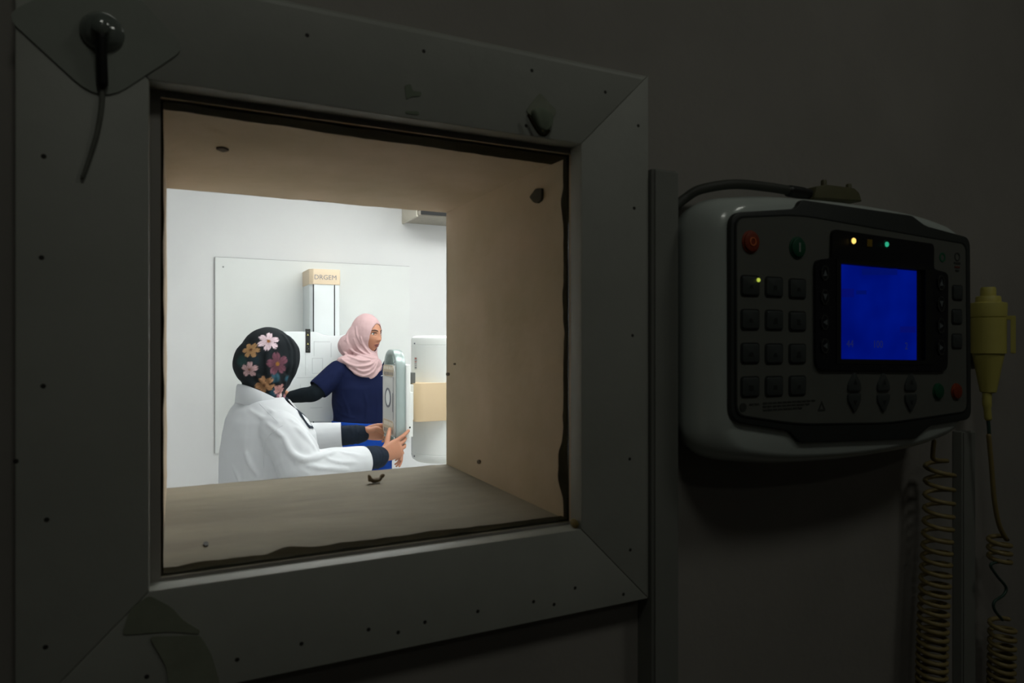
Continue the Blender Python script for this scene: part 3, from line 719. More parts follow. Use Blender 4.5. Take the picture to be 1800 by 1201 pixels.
# ------------------------------------------------------------------ chest stand (bucky) with DRGEM cap
M_eqwhite = mat('equipment_white', (226, 232, 234), .4, var=.02, vscale=6)
M_beige = mat('equipment_beige', (226, 202, 166), .45, var=.03, vscale=8)
M_slot = mat('slot_black', (26, 32, 34), .6)
M_grey = mat('lettering_grey', (132, 135, 142), .5)
M_line = mat('panel_line_grey', (176, 180, 184), .6)
CXa, CXb, CYf = .785, .981, 4.607
bu = empty('chest_stand', (.883, 4.75, 0), label='white wall-mounted chest x-ray stand with beige DRGEM cap', cat='x-ray stand')
ztop, zcap = W(560, 473, CYf).z, W(560, 500, CYf).z
b = nb(); prism(b, round_poly([(CXa, 4.887), (CXa, CYf + .03), (CXa + .022, CYf), (CXb - .006, CYf), (CXb, CYf + .02), (CXb, 4.887)], .006, 3), 0.02, zcap, axis='Z'); put('column', b, M_eqwhite, bu, smooth=30)
b = nb(); prism(b, round_poly([(CXa - .004, 4.887), (CXa - .004, CYf + .02), (CXa + .02, CYf - .006), (CXb - .004, CYf - .006), (CXb + .004, CYf + .016), (CXb + .004, 4.887)], .005, 3), zcap, ztop, axis='Z', bev=.003); cap = put('cap', b, mat('cap_pale_beige', (232, 212, 184), .45, var=.03, vscale=8), bu, smooth=30)
p = W(569.5, 488, CYf - .007); me_ = text_mesh('DRGEM', .044, .0006, False); put('lettering', me_, M_grey, cap, loc=(p.x + .010, CYf - .0066, p.z), label='grey DRGEM lettering')
for x in (551, 588):
    p = W(x, 540, CYf); put('slot', box(nb(), p.x - .0035, p.x + .0035, CYf - .001, CYf + .002, .3, zcap - .001), M_slot, bu)
b = nb(); box(b, .75, 1.02, 4.60, 4.887, 0, .03, .004); put('base_plate', b, M_eqwhite, bu)
# detector box on its carriage, with the dipped chin edge
DY0, DY1 = 4.49, 4.575
zt_ = W(520, 583, DY0).z; zb_ = W(540, 742, DY0).z
xa, xb = W(478, 600, DY0).x, W(622, 600, DY0).x
top = []
for k in range(25):
    u = k / 24; x = xb + (xa - xb) * u
    pxr = 622 + (478 - 622) * u
    dip = .026 * (1 / (1 + math.exp(-(pxr - 561) / 3.5))) * (1 / (1 + math.exp((pxr - 612) / 3)))
    top.append((x, zt_ - dip))
det = round_poly([(xa, zb_), (xb, zb_)], 0) + [Vector(p) for p in top]
b = nb(); prism(b, det, DY0, DY1, bev=.006); dbox = put('detector_box', b, M_eqwhite, bu, smooth=40)
put('carriage', box(nb(), .83, .94, DY1, CYf + .002, 1.12, 1.46, .004), M_eqwhite, bu)
a = W(537, 579, DY0); c = W(545.5, 620, DY0)
b = nb(); box(b, a.x, c.x, DY0 - .0035, DY0 + .012, c.z, a.z + .002, .001); lab = put('label_strip', b, mat('label_black', (24, 27, 26), .5), dbox)
M_lyel = mat('label_yellow', (208, 198, 120), .5)
for (x, y, s) in ((541, 588.5, .0068), (541, 604.5, .0068)):
    p = W(x, y, DY0); put('warning_mark', prism(nb(), [(p.x - s, p.z - s * .8), (p.x + s, p.z - s * .8), (p.x, p.z + s)], DY0 - .0045, DY0 - .0034), M_lyel, lab)
for (x, y) in ((541, 583), (540, 610), (542, 613), (540, 616)):
    p = W(x, y, DY0); put('label_print', box(nb(), p.x - .0028, p.x + .0032, DY0 - .0044, DY0 - .0034, p.z - .0012, p.z + .0012), M_grey, lab)
def dline(x0, y0, x1, y1):
    a = W(x0, y0, DY0); c = W(x1, y1, DY0); w = .0010
    if abs(a.x - c.x) > abs(a.z - c.z): a.z = c.z = (a.z + c.z) / 2
    else: a.x = c.x = (a.x + c.x) / 2
    put('panel_line', box(nb(), min(a.x, c.x) - w, max(a.x, c.x) + w, DY0 - .0008, DY0 + .001, min(a.z, c.z) - w, max(a.z, c.z) + w), M_line, dbox)
for l in ((552, 600, 552, 626), (582, 603, 582, 628), (552, 600, 580, 602), (549, 630, 549, 656), (567, 630, 567, 656), (549, 630, 567, 630), (549, 656, 567, 657), (537, 622, 537, 660), (522, 664, 560, 664), (528, 676, 528, 700), (546, 717, 566, 717)): dline(*l)

# ------------------------------------------------------------------ pale box unit high on the far wall
M_unit = mat('dusty_pale_plastic', (150, 144, 132), .6, var=.15, vscale=18)
M_deep = mat('deep_black', (7, 7, 8), .6)
t = empty('wall_unit', (1.95, 4.7, 2.36), label='pale box unit with black front mounted high on the far wall', cat='wall unit')
b = nb(); box(b, 1.504, 2.45, 4.545, 4.8995, 2.364, 2.66, .012, 3); put('casing', b, M_unit, t, smooth=40)
put('front_grille', box(nb(), 1.525, 2.43, 4.535, 4.546, 2.372, 2.65), M_deep, t)
for k in range(8):
    z = 2.40 + k * .032; put('grille_slat', box(nb(), 1.54, 2.41, 4.526, 4.535, z, z + .012), M_deep, t)
put('end_cap', box(nb(), 1.496, 1.512, 4.56, 4.8995, 2.356, 2.655, .004), mat('end_cap_pale', (196, 190, 176), .6, var=.06), t)

# ------------------------------------------------------------------ x-ray tube unit on its stand
M_tubew = mat('tube_white', (232, 235, 233), .38, var=.02, vscale=5)
M_silver = mat('silver_green_metal', (168, 182, 180), .32, metal=.35, var=.04, vscale=20)
M_pface = mat('panel_light_grey', (196, 196, 192), .45, var=.03, vscale=10)
M_pbeige = mat('panel_vent_beige', (198, 180, 154), .55, var=.05)
M_slotw = mat('vent_slot_white', (232, 226, 212), .5)
M_dkgrey = mat('dial_grey', (104, 106, 116), .5, var=.1)
xr = empty('x_ray_tube_unit', (1.75, 3.0, 0), label='white x-ray tube head with beige collar and silver-handled control panel', cat='x-ray tube')
TXc, TYc, TR = 1.107, 2.98, .146
zz = lambda y: CZ + (HY - y) * 3.09 / FPX
b = nb(); lathe(b, [(.001, zz(590)), (TR - .03, zz(590)), (TR - .012, zz(591.5)), (TR - .003, zz(594)), (TR, zz(598)), (TR, zz(606)), (TR - .0012, zz(606.4)), (TR - .0012, zz(607)), (TR, zz(607.4)), (TR, zz(673)), (.001, zz(673))], (TXc, TYc, 0), 64); up = put('upper_housing', b, M_tubew, xr, smooth=35)
b = nb(); lathe(b, [(.001, zz(730)), (TR, zz(730)), (TR, zz(796)), (TR - .0012, zz(796.4)), (TR - .0012, zz(797)), (TR, zz(797.4)), (TR, zz(802)), (TR - .006, zz(808)), (TR - .02, zz(812)), (.001, zz(812))], (TXc, TYc, 0), 64); lo = put('lower_housing', b, M_tubew, xr, smooth=35)
b = nb(); prism(b, round_poly([(.922, 2.822), (1.30, 2.822), (1.30, 3.15), (.922, 3.15)], [.04, .03, .03, .03], 6), zz(735.5), zz(671), axis='Z', bev=.003); put('collar', b, M_beige, xr, smooth=35)
def on_tube(px, py, off=0.0):
    d = ray(px, py); o = Vector((0, 0, CZ)) - Vector((TXc, TYc, 0))
    A = d.x ** 2 + d.y ** 2; B = o.x * d.x + o.y * d.y; Cq = o.x ** 2 + o.y ** 2 - (TR + off) ** 2
    s = (-B - math.sqrt(max(0, B * B - A * Cq))) / A
    return Vector((0, 0, CZ)) + d * s
for (x, y, par) in ((729, 604, up), (728.5, 802, lo)):
    b = nb(); p = on_tube(x, y); ellipsoid(b, p, (.004, 0, 0), (0, .004, 0), (0, 0, .004), 10, 8); put('screw', b, M_dkgrey, par, smooth=180)
# small label wrapped on the upper housing
def tube_patch(x0, x1, y0, y1, off=.0008):
    b = nb(); rings = []
    for k in range(7):
        x = x0 + (x1 - x0) * k / 6
        a = on_tube(x, y0, off); c = on_tube(x, y1, off); a2 = on_tube(x, y0, -.001); c2 = on_tube(x, y1, -.001)
        rings.append([a, c, c2, a2])
    return loft(b, rings)
lab = put('rating_label', tube_patch(728.5, 732.8, 628, 650), mat('label_offwhite', (205, 205, 200), .5), up)
M_lred = mat('label_red', (176, 96, 92), .5)
for (y0, y1, m) in ((629, 631.5, M_lred), (633, 634, M_grey), (635.5, 637, M_lred), (639, 640, M_grey), (642, 643, M_grey), (645, 648, M_grey)):
    put('label_print', tube_patch(729.0, 732.3, y0, y1, .0014), m, lab)
b = nb(); box(b, .905, .935, 2.86, 2.90, zz(671), zz(653), .002); put('cable_socket', b, mat('socket_grey', (96, 98, 96), .5, var=.3, vscale=300), xr)
b = nb(); box(b, .90, .93, 2.85, 3.14, zz(733), zz(673), .004); put('neck_block', b, M_tubew, xr)
# control panel with its loop handle; faces the technician
HX0, HX1, HYn, HYf = .832, .8735, 2.80, 3.0
zzh = lambda y: CZ + (HY - y) * 2.888 / FPX
def arch(y0, y1, z0, z1, rt, rb, n=10):
    pts = []
    for (cy, cz, r, a0) in ((y1 - rb, z0 + rb, rb, -90), (y1 - rt, z1 - rt, rt, 0), (y0 + rt, z1 - rt, rt, 90), (y0 + rb, z0 + rb, rb, 180)):
        for k in range(n + 1):
            a = math.radians(a0 + 90 * k / n); pts.append((cy + r * math.cos(a), cz + r * math.sin(a)))
    return pts
oo = arch(HYn, HYf, zzh(790), zzh(615), .085, .03); ii = arch(HYn + .02, HYf - .02, zzh(781), zzh(625), .066, .02)
rings = []
for (x, q) in ((HX0 + .004, 0), (HX0, .14), (HX0, .86), (HX0 + .004, 1), (HX1 - .004, 1), (HX1, .86), (HX1, .14), (HX1 - .004, 0)):
    rings.append([Vector((x, a[0] + (c[0] - a[0]) * q, a[1] + (c[1] - a[1]) * q)) for a, c in zip(oo, ii)])
b = nb(); loft(b, rings + [rings[0]], cap=False); bmesh.ops.remove_doubles(b, verts=b.verts[:], dist=1e-6)
hand_loop = put('loop_handle', b, M_silver, xr, smooth=50)
pz0, pz1 = zzh(770), zzh(643)
b = nb(); prism(b, arch(HYn + .012, HYf - .004, pz0, pz1, .04, .03, 6), HX0 - .006, HX1 - .012, axis='X', bev=.003); panel = put('control_panel', b, M_pface, xr, smooth=40)
PX = HX0 - .0062
for (za, zb) in ((zzh(663), zzh(643)), (zzh(767), zzh(742))):
    b = nb(); prism(b, arch(HYn + .024, HYf - .014, za, zb, .02, .02, 5), PX - .0012, PX + .001, axis='X'); pv = put('vent_plate', b, M_pbeige, panel)
    for r_ in range(2):
        for k in range(6):
            y = HYn + .040 + k * .0235; z = za + (zb - za) * (.24 + .5 * r_)
            h = (zb - za) * .15
            put('vent_slot', prism(nb(), round_poly([(y - .005, z - h), (y + .005, z - h), (y + .005, z + h), (y - .005, z + h)], .004, 3), PX - .002, PX - .0008, axis='X'), M_slotw if r_ else M_dkgrey, pv)
cz = zzh(702); cy = (HYn + HYf) / 2 + .006
b = nb(); cir = lambda q: [(cy + q * math.cos(k / 32 * 6.2832), cz + q * math.sin(k / 32 * 6.2832)) for k in range(32)]
A = cir(.043); Bq = cir(.034)
rings = [[Vector((x, p[0], p[1])) for p in P] for x, P in ((PX + .001, A), (PX - .0025, A), (PX - .0025, Bq), (PX + .001, Bq))]
loft(b, rings + [rings[0]], cap=False); bmesh.ops.remove_doubles(b, verts=b.verts[:], dist=1e-6); put('dial_ring', b, M_dkgrey, panel)
b = nb(); prism(b, cir(.0335), PX - .0012, PX + .001, axis='X'); put('dial_face', b, M_tubew, panel)
put('groove', box(nb(), PX - .0008, PX + .001, HYn + .026, HYn + .030, zzh(740), zzh(664)), M_dkgrey, panel)
put('groove', box(nb(), PX - .0012, PX + .001, HYn + .0315, HYn + .036, zzh(725), zzh(692)), mat('groove_dark', (70, 72, 78), .5), panel)
b = nb(); box(b, .8715, .892, 2.792, 3.02, zzh(772), zzh(641), .006, 3); box_back = put('rear_housing', b, M_tubew, xr, smooth=40)
b = nb(); box(b, .885, .905, 2.80, 3.0, zzh(770), zzh(690), .004); put('rear_plate', b, M_tubew, xr)
b = nb(); p = Vector((.888, 2.791, zzh(752))); ellipsoid(b, p, (.004, 0, 0), (0, .003, 0), (0, 0, .004), 10, 8); put('screw', b, M_black, box_back, smooth=180)
p = Vector((.868, 2.9, zzh(634))); put('catch', prism(nb(), [(2.885, zzh(640)), (2.905, zzh(640)), (2.905, zzh(631))], .862, .872, axis='X'), M_black, xr)
# stand: horizontal arm, column, foot
b = nb(); box(b, 1.29, 1.72, 2.93, 3.07, 1.16, 1.28, .006); put('arm', b, M_eqwhite, xr)
b = nb(); box(b, 1.64, 1.86, 2.88, 3.12, .06, 2.3, .01); put('stand_column', b, M_eqwhite, xr)
b = nb(); box(b, 1.5, 2.0, 2.72, 3.28, 0, .06, .01); put('stand_foot', b, M_dkgrey, xr)

# ------------------------------------------------------------------ people
M_skin = mat('skin_brown', (188, 132, 104), .5, var=.06, vscale=30, sub=.12, bump=.08, bscale=250)
M_lips = mat('lips', (128, 70, 70), .4)
M_brow = mat('dark_brows', (44, 30, 26), .8)
M_eyew = mat('eye_white', (232, 228, 222), .25)
M_iris = mat('iris_dark', (34, 24, 20), .2)
M_coat = mat('white_coat_cloth', (204, 207, 211), .85, spec=.12, var=.02, vscale=6, bump=.15, bscale=400)
M_navy = mat('navy_scrub_cloth', (16, 25, 58), .85, spec=.12, var=.1, vscale=9, bump=.15, bscale=350)
M_dkslv = mat('dark_sleeve_cloth', (32, 40, 52), .85, spec=.12, var=.12, vscale=12, bump=.2, bscale=300)
M_blkslv = mat('black_sleeve_cloth', (20, 28, 34), .85, spec=.12, var=.12, vscale=12, bump=.2, bscale=300)
M_pink = mat('pink_scarf_cloth', (196, 166, 168), .85, spec=.12, var=.03, vscale=8, bump=.1, bscale=500)
M_blue = mat('bright_blue_cloth', (16, 62, 150), .8, spec=.12, var=.12, vscale=10, bump=.15, bscale=300)
M_trous = mat('dark_trousers_cloth', (40, 42, 48), .85, var=.1)
M_shoe = mat('black_shoe', (26, 26, 27), .5)

class Fr:
    """a local frame: forward, left, up"""
    def __init__(s, o, f, u=(0, 0, 1)):
        s.o = Vector(o); s.f = Vector(f).normalized(); u = Vector(u); s.l = u.cross(s.f).normalized(); s.u = s.f.cross(s.l).normalized()
    def __call__(s, f, l, u): return s.o + s.f * f + s.l * l + s.u * u
    def d(s, f, l, u): return s.f * f + s.l * l + s.u * u
    def loc(s, p): v = Vector(p) - s.o; return (v.dot(s.f), v.dot(s.l), v.dot(s.u))
    def ell(s, bm, c, rf, rl, ru, n=28): return ellipsoid(bm, s(*c), s.f * rf, s.l * rl, s.u * ru, n, n * 2 // 3)
def G(x, s): return math.exp(-(x / s) ** 2)
def head(bm, fr):
    """sculpted head: brow, sockets, nose, lips, chin, ears"""
    g = bmesh.ops.create_uvsphere(bm, u_segments=96, v_segments=72, radius=1.0)
    for v in g['verts']:
        x, y, z = v.co
        f, l, u = x * .093, y * .074, z * .114
        if u < 0:
            t = -u / .114
            l *= 1 - .27 * t ** 2.0
            if f < 0: f *= 1 - .45 * t
            else: f *= 1 + .10 * t * (1 - abs(l) / .09)
        if f > 0:
            w = min(1, f / .035); a = abs(l)
            d = 0
            d += .0125 * G(l, .0085) * G(u - .004, .016) * w * .55                    # bridge
            d += .0145 * G(l, .0100) * G(u + .027, .0150) * w                         # nose
            d += .0070 * G(l, .0120) * G(u + .034, .0085) * w                         # tip
            d += .0068 * G(a - .0135, .0062) * G(u + .0355, .0075) * w                # wings
            d -= .0095 * G(a - .032, .0150) * G(u - .006, .0110) * w                  # sockets
            d += .0040 * G(a - .030, .022) * G(u - .027, .008) * w                    # brow ridge
            d += .0045 * G(a - .044, .018) * G(u + .028, .020) * w                    # cheeks
            d += .0072 * G(l, .0190) * G(u + .0600, .0062) * w                        # upper lip
            d += .0075 * G(l, .0165) * G(u + .0730, .0068) * w                        # lower lip
            d -= .0040 * G(l, .0210) * G(u + .0665, .0030) * w
            d -= .0035 * G(l, .0180) * G(u + .0860, .0065) * w
            d += .0080 * G(l, .0200) * G(u + .1010, .0130) * w                        # chin
            f += d
        v.co = fr(f, l, u)
    for s in (-1, 1):
        ellipsoid(bm, fr(-.008, s * .075, -.008), fr.d(.016, 0, 0), fr.d(0, .007, 0), fr.d(.004, 0, .028), 12, 10)
def face_parts(par, fr, skin_tree, lash=True):
    def on(l, u, off=0.0):
        h = skin_tree.ray_cast(fr(.3, l, u), -fr.f)
        return (h[0] + h[1] * off) if h[0] is not None else fr(.09, l, u)
    for s in (-1, 1):
        c = on(s * .031, .005) + fr.f * -.0070
        b = nb(); ellipsoid(b, c, fr.d(.0095, 0, 0), fr.d(0, .0155, 0), fr.d(0, 0, .0086), 18, 12); e = put('eye', b, M_eyew, par, smooth=180)
        b = nb(); ci = c + fr.d(.0080, -.0030, 0); ellipsoid(b, ci, fr.d(.0022, 0, 0), fr.d(0, .0058, 0), fr.d(0, 0, .0064), 14, 10); put('iris', b, M_iris, e, smooth=180)
        P = [on(s * (.031 + k), .005 + .0082 - (k * k) * 22, .0006) for k in (-.016, -.010, -.004, .003, .009, .014, .019)]
        b = nb(); tube(b, smooth_pts(P, 4), [.0012 + .0014 * math.sin(math.pi * i / 24) for i in range(25)], 7); put('eyelash_line', b, M_brow, par, smooth=180)
        P = [on(s * (.031 + k), -.004 + (k * k) * 18, .0002) for k in (-.012, -.004, .004, .012)]
        b = nb(); tube(b, smooth_pts(P, 4), .0009, 6); put('eyelash_line', b, M_brow, par, smooth=180)
        P = [on(s * l, u, .0008) for l, u in ((.013, .0225), (.022, .0262), (.033, .0285), (.044, .0265), (.052, .0215))]
        b = nb(); tube(b, smooth_pts(P, 4), [.0026, .003, .0032, .0034, .0034, .0034, .0034, .0033, .0032, .003, .0028, .0025, .0022, .0018, .0014, .001, .0006], 7); put('eyebrow', b, M_brow, par, smooth=180)
    for (u0, bow, r, nm) in ((-.0612, .0028, .0048, 'upper'), (-.0720, -.0024, .0060, 'lower')):
        P = []
        for k in range(-6, 7):
            l = k / 6 * .0230; q = abs(k) / 6
            P.append(on(l, -.0662 + (u0 + .0662) * (1 - q ** 2) + (bow * .3 * math.sin(q * 3.14) if nm == 'upper' else 0), -.0018))
        b = nb(); tube(b, P, [r * (.25 + .75 * (1 - (abs(k) / 6) ** 2)) for k in range(-6, 7)], 9); put('lip', b, M_lips, par, smooth=180)
def rot(v, ax, a): return Matrix.Rotation(a, 3, Vector(ax).normalized()) @ Vector(v)
def hand(bm, wrist, fwd, palm, thumb_side, curls, thumb, sc=1.0, spread=.05):
    """palm, four unequal bent fingers and a thumb leaving the side of the palm"""
    w = Vector(wrist); f = Vector(fwd).normalized(); p = Vector(palm); p = (p - f * p.dot(f)).normalized()
    t = f.cross(p); t = t if t.dot(Vector(thumb_side)) > 0 else -t
    rings = []
    for (d, hw, ht, oc) in ((-.03, .024, .019, 0), (0, .0245, .0165, 0), (.02, .030, .0165, .001), (.045, .037, .0155, .001), (.07, .0405, .0135, 0), (.088, .0400, .0115, -.001), (.094, .036, .006, -.001)):
        c = w + f * d * sc + t * oc * sc
        rings.append([c + (t * math.cos(a) * hw + p * math.sin(a) * ht) * sc for a in [2 * math.pi * k / 18 for k in range(18)]])
    loft(bm, rings)
    for i, (off, ln, r) in enumerate(((.0295, .072, .0088), (.0100, .080, .0090), (-.0098, .074, .0086), (-.0285, .058, .0077))):
        base = w + (f * (.082 - (.006 if i == 3 else 0)) + t * off) * sc
        d = (f + t * spread * (1.5 - i)).normalized(); P = [base - d * .012 * sc, base]; q = base; R = [r * sc, r * 1.02 * sc]
        for sgm, (fr_, cu) in enumerate(zip((.44, .31, .25), curls[i])):
            d = rot(d, f.cross(p) if True else t, 0) if False else d
            ax = d.cross(p).normalized() if d.cross(p).length > .05 else t
            # bend towards the palm side
            base_ax = f.cross(p)
            d = rot(d, base_ax, math.radians(cu))
            q2 = q + d * ln * fr_ * sc
            P += [q.lerp(q2, .5), q2]; R += [r * (.96 - .09 * sgm) * sc, r * (.97 - .1 * sgm) * sc]; q = q2
        tube(bm, P, R, 10)
    P = [Vector(x) for x in thumb]
    root = w + (f * .018 + t * .018) * sc
    P = [root] + P
    n = len(P); P2 = smooth_pts(P, 4)
    tube(bm, P2, [(.0145 - .0060 * i / (len(P2) - 1)) * sc for i in range(len(P2))], 10)
def limb(bm, pts, rad, n=4, seg=18):
    P = smooth_pts(pts, n); m = len(P); R = []
    for i in range(m):
        x = i / n; k = min(int(x), len(rad) - 2); R.append(rad[k] + (rad[k + 1] - rad[k]) * (x - k))
    return tube(bm, P, R, seg)
def torso(bm, fr, rings, seg=40, power=2.3):
    """stack of superellipse rings: (height, forward shift, half depth, half width)"""
    out = []
    for (h, sh, a, b_) in rings:
        ring = []
        for k in range(seg):
            an = 2 * math.pi * k / seg; c, s = math.cos(an), math.sin(an)
            ring.append(Vector((fr.o.x, fr.o.y, 0)) + fr.f * (sh + a * math.copysign(abs(c) ** (2 / power), c)) + fr.l * (b_ * math.copysign(abs(s) ** (2 / power), s)) + Vector((0, 0, h)))
        out.append(ring)
    return loft(bm, out)
def open_face(me, fr, rl, ru, cu, fmin, tilt=0.0, thick=.004):
    """cut the face opening into a head scarf and give the cloth an edge"""
    b = nb(); b.from_mesh(me)
    def q(co):
        f, l, u = fr.loc(co); return f, l / rl, (u - cu) / ru
    dead = []
    for v in b.verts:
        f, l, u = q(v.co)
        if f > fmin and l * l + u * u < 1: dead.append(v)
    bmesh.ops.delete(b, geom=dead, context='VERTS')
    for e in [e for e in b.edges if e.is_boundary]:
        for v in e.verts:
            f, l, u = fr.loc(v.co); u -= cu
            if f > fmin - .02:
                k = math.sqrt((l / rl) ** 2 + (u / ru) ** 2)
                if k > 1e-6: v.co = fr(f, l / k, u / k + cu)
    bv = {}
    for e in b.edges:
        if e.is_boundary:
            bv.setdefault(e.verts[0], []).append(e.verts[1]); bv.setdefault(e.verts[1], []).append(e.verts[0])
    for _ in range(14):
        new = {v: (v.co * .4 + sum((n.co for n in ns), Vector()) * (.6 / len(ns))) for v, ns in bv.items()}
        for v, c_ in new.items(): v.co = c_
    out = bpy.data.meshes.new('scarf'); b.to_mesh(out); b.free()
    o = bpy.data.objects.new('tmp', out); COL.objects.link(o)
    sm = o.modifiers.new('sm', 'SMOOTH'); sm.iterations = 2; sm.factor = .4
    sd = o.modifiers.new('s', 'SOLIDIFY'); sd.thickness = thick; sd.offset = -1
    dg = bpy.context.evaluated_depsgraph_get(); dg.update()
    res = bpy.data.meshes.new_from_object(o.evaluated_get(dg)); bpy.data.objects.remove(o)
    return res
def shoe(par, fr_xy, f):
    b = nb(); f = Vector((f[0], f[1], 0)).normalized(); l = Vector((-f.y, f.x, 0)); c = Vector((fr_xy[0], fr_xy[1], 0))
    rings = []
    for (d, w, h) in ((-.085, .02, .035), (-.07, .034, .06), (-.02, .038, .07), (.04, .043, .055), (.1, .044, .04), (.14, .034, .03), (.158, .012, .018)):
        rings.append([c + f * d + l * w * math.cos(a) + Vector((0, 0, max(0.0, h * .5 + h * .5 * math.sin(a)))) for a in [2 * math.pi * k / 16 for k in range(16)]])
    loft(b, rings); put('shoe', b, M_shoe, par, smooth=60)
def cloth_shell(pts_fn): pass

# ================================================================== person in the white coat
fA = Vector((.94, .34, 0)).normalized()
NA = W(468, 640, 2.85)                                   # head centre
HA = Fr(NA + Vector((.012, 0, .012)), (fA.x, fA.y, -.10))
cA = Vector((NA.x - .008, NA.y, 0)); TA = Fr(cA, fA)
pA = empty('person', (cA.x, cA.y, 0), label='person in white lab coat and dark floral headscarf holding the tube handle with both hands', cat='person')
shR = Vector((cA.x, cA.y, 0)) - TA.l * .165 - TA.f * .022 + Vector((0, 0, 1.165)); shL = Vector((cA.x, cA.y, 0)) + TA.l * .168 + TA.f * .03 + Vector((0, 0, 1.195))
elR = W(538, 819, 2.60); wrR = W(668, 803, 2.752)
elL = W(536, 772, 3.12); wrL = W(636, 763, 3.065)
b = nb(); head(b, HA)
limb(b, [HA(-.015, 0, -.06), HA(-.02, 0, -.11), Vector((cA.x - .01, cA.y, 1.2))], [.05, .052, .06])
torso(b, TA, [(.80, 0, .10, .15), (.9, 0, .10, .15), (1.0, 0, .095, .13), (1.1, 0, .1, .14), (1.19, 0, .085, .14), (1.23, 0, .06, .09)])
limb(b, [shR, elR, wrR], [.05, .042, .027]); limb(b, [shL, elL, wrL], [.05, .042, .027])
hand(b, wrR, (.93, .17, .33), (-.18, .97, .02), (0, 0, 1), [(2, 12, 10), (14, 30, 26), (20, 38, 32), (28, 42, 36)],
     [W(679, 784, 2.775), W(682, 770, 2.795), W(685, 755, 2.83)], 1.07, .10)
hand(b, wrL, (.95, -.28, .10), (.10, -.95, -.1), (0, 0, 1), [(30, 45, 40), (35, 50, 42), (38, 50, 42), (40, 48, 42)],
     [W(650, 757, 3.03), W(663, 754, 3.022), W(674, 761, 3.018)], 1.02)
for s in (-1, 1): limb(b, [cA + TA.l * s * .09 + Vector((0, 0, .84)), cA + TA.l * s * .095 + TA.f * .02 + Vector((0, 0, .46)), cA + TA.l * s * .1 + Vector((0, 0, .075))], [.085, .055, .04])
bodyA = remesh(b, .0038, 2, .5); treeA = bvh(bodyA)
put('body', bodyA, M_skin, pA, smooth=180)
face_parts(pA, HA, treeA)
# dark undersleeves
def sleeve(nm, m, pts, rad, par, amp=.002, vox=.005, it=4, ribs=None):
    b = nb(); limb(b, pts, rad, 5)
    if ribs:
        a, c, r, n = ribs
        for k in range(n):
            q = Vector(a).lerp(Vector(c), (k + .5) / n); d = (Vector(c) - Vector(a)).normalized(); e = d.orthogonal().normalized(); g2 = d.cross(e)
            tube(b, [q + d * .004 * math.sin(3 * j / 12 * 6.28 + k) + (e * math.cos(j / 12 * 6.2832) + g2 * math.sin(j / 12 * 6.2832)) * r for j in range(12)] + [q + e * r], .0035, 6, False)
    me_ = remesh(b, vox, it); wrinkle(me_, amp, 30, seed=3); return put(nm, me_, m, par, smooth=180)
def lerp(a, c, t): return Vector(a).lerp(Vector(c), t)
cuffR = lerp(elR, wrR, .755); cuffL = lerp(elL, wrL, .64)
sleeve('undersleeve', M_dkslv, [lerp(elR, wrR, .55), lerp(elR, wrR, .8), lerp(elR, wrR, .975)], [.050, .049, .045], pA, .0015, .004, 3, (lerp(elR, wrR, .82), lerp(elR, wrR, .96), .0465, 3))
sleeve('undersleeve', M_dkslv, [lerp(elL, wrL, .4), lerp(elL, wrL, .7), lerp(elL, wrL, .985)], [.046, .045, .040], pA, .0015, .004, 3, (lerp(elL, wrL, .7), lerp(elL, wrL, .96), .043, 3))
# the coat
def coat_base():
    b = nb()
    torso(b, TA, [(.52, 0, .185, .24), (.7, 0, .165, .225), (.85, .0, .155, .215), (.95, .010, .160, .210), (1.05, .020, .168, .208), (1.13, .022, .162, .200), (1.185, .010, .138, .184), (1.225, -.004, .108, .155), (1.255, -.012, .085, .115), (1.275, -.01, .075, .09)])
    limb(b, [shR + Vector((0, 0, -.005)) + TA.l * .02, shR + Vector((0.01, -.012, -.02)), lerp(shR, elR, .62) + Vector((0, -.01, -.008)), elR + Vector((-.012, -.005, -.014)), lerp(elR, wrR, .4) + Vector((0, 0, -.014)), cuffR + Vector((0, 0, -.008))], [.072, .080, .084, .078, .070, .061])
    limb(b, [shL + Vector((0, 0, -.005)) - TA.l * .02, shL + Vector((.02, .01, -.02)), lerp(shL, elL, .6), elL, cuffL], [.08, .086, .086, .075, .062])
    return b
base = remesh(coat_base(), .008, 6); tb = bvh(base)
b = coat_base()
ridges(b, tb, [(.015, (500, 770), (512, 795), (532, 808), (558, 804), (590, 794)), (.010, (520, 752), (535, 768), (552, 788)), (.010, (470, 745), (488, 760), (500, 770)), (.009, (438, 720), (462, 735), (490, 742)),
    (.010, (432, 795), (440, 815), (452, 835)), (.010, (520, 815), (560, 822), (610, 825)), (.008, (560, 800), (590, 812), (625, 812)), (.007, (410, 820), (418, 838), (420, 850)), (.008, (540, 760), (552, 775), (560, 790)),
    (.008, (505, 735), (530, 755), (548, 785)), (.007, (450, 700), (475, 722), (500, 735)), (.006, (575, 790), (605, 796), (632, 800))], .01, .0)
coat = remesh(b, .0055, 4); wrinkle(coat, .0032, 11, seed=1.7)
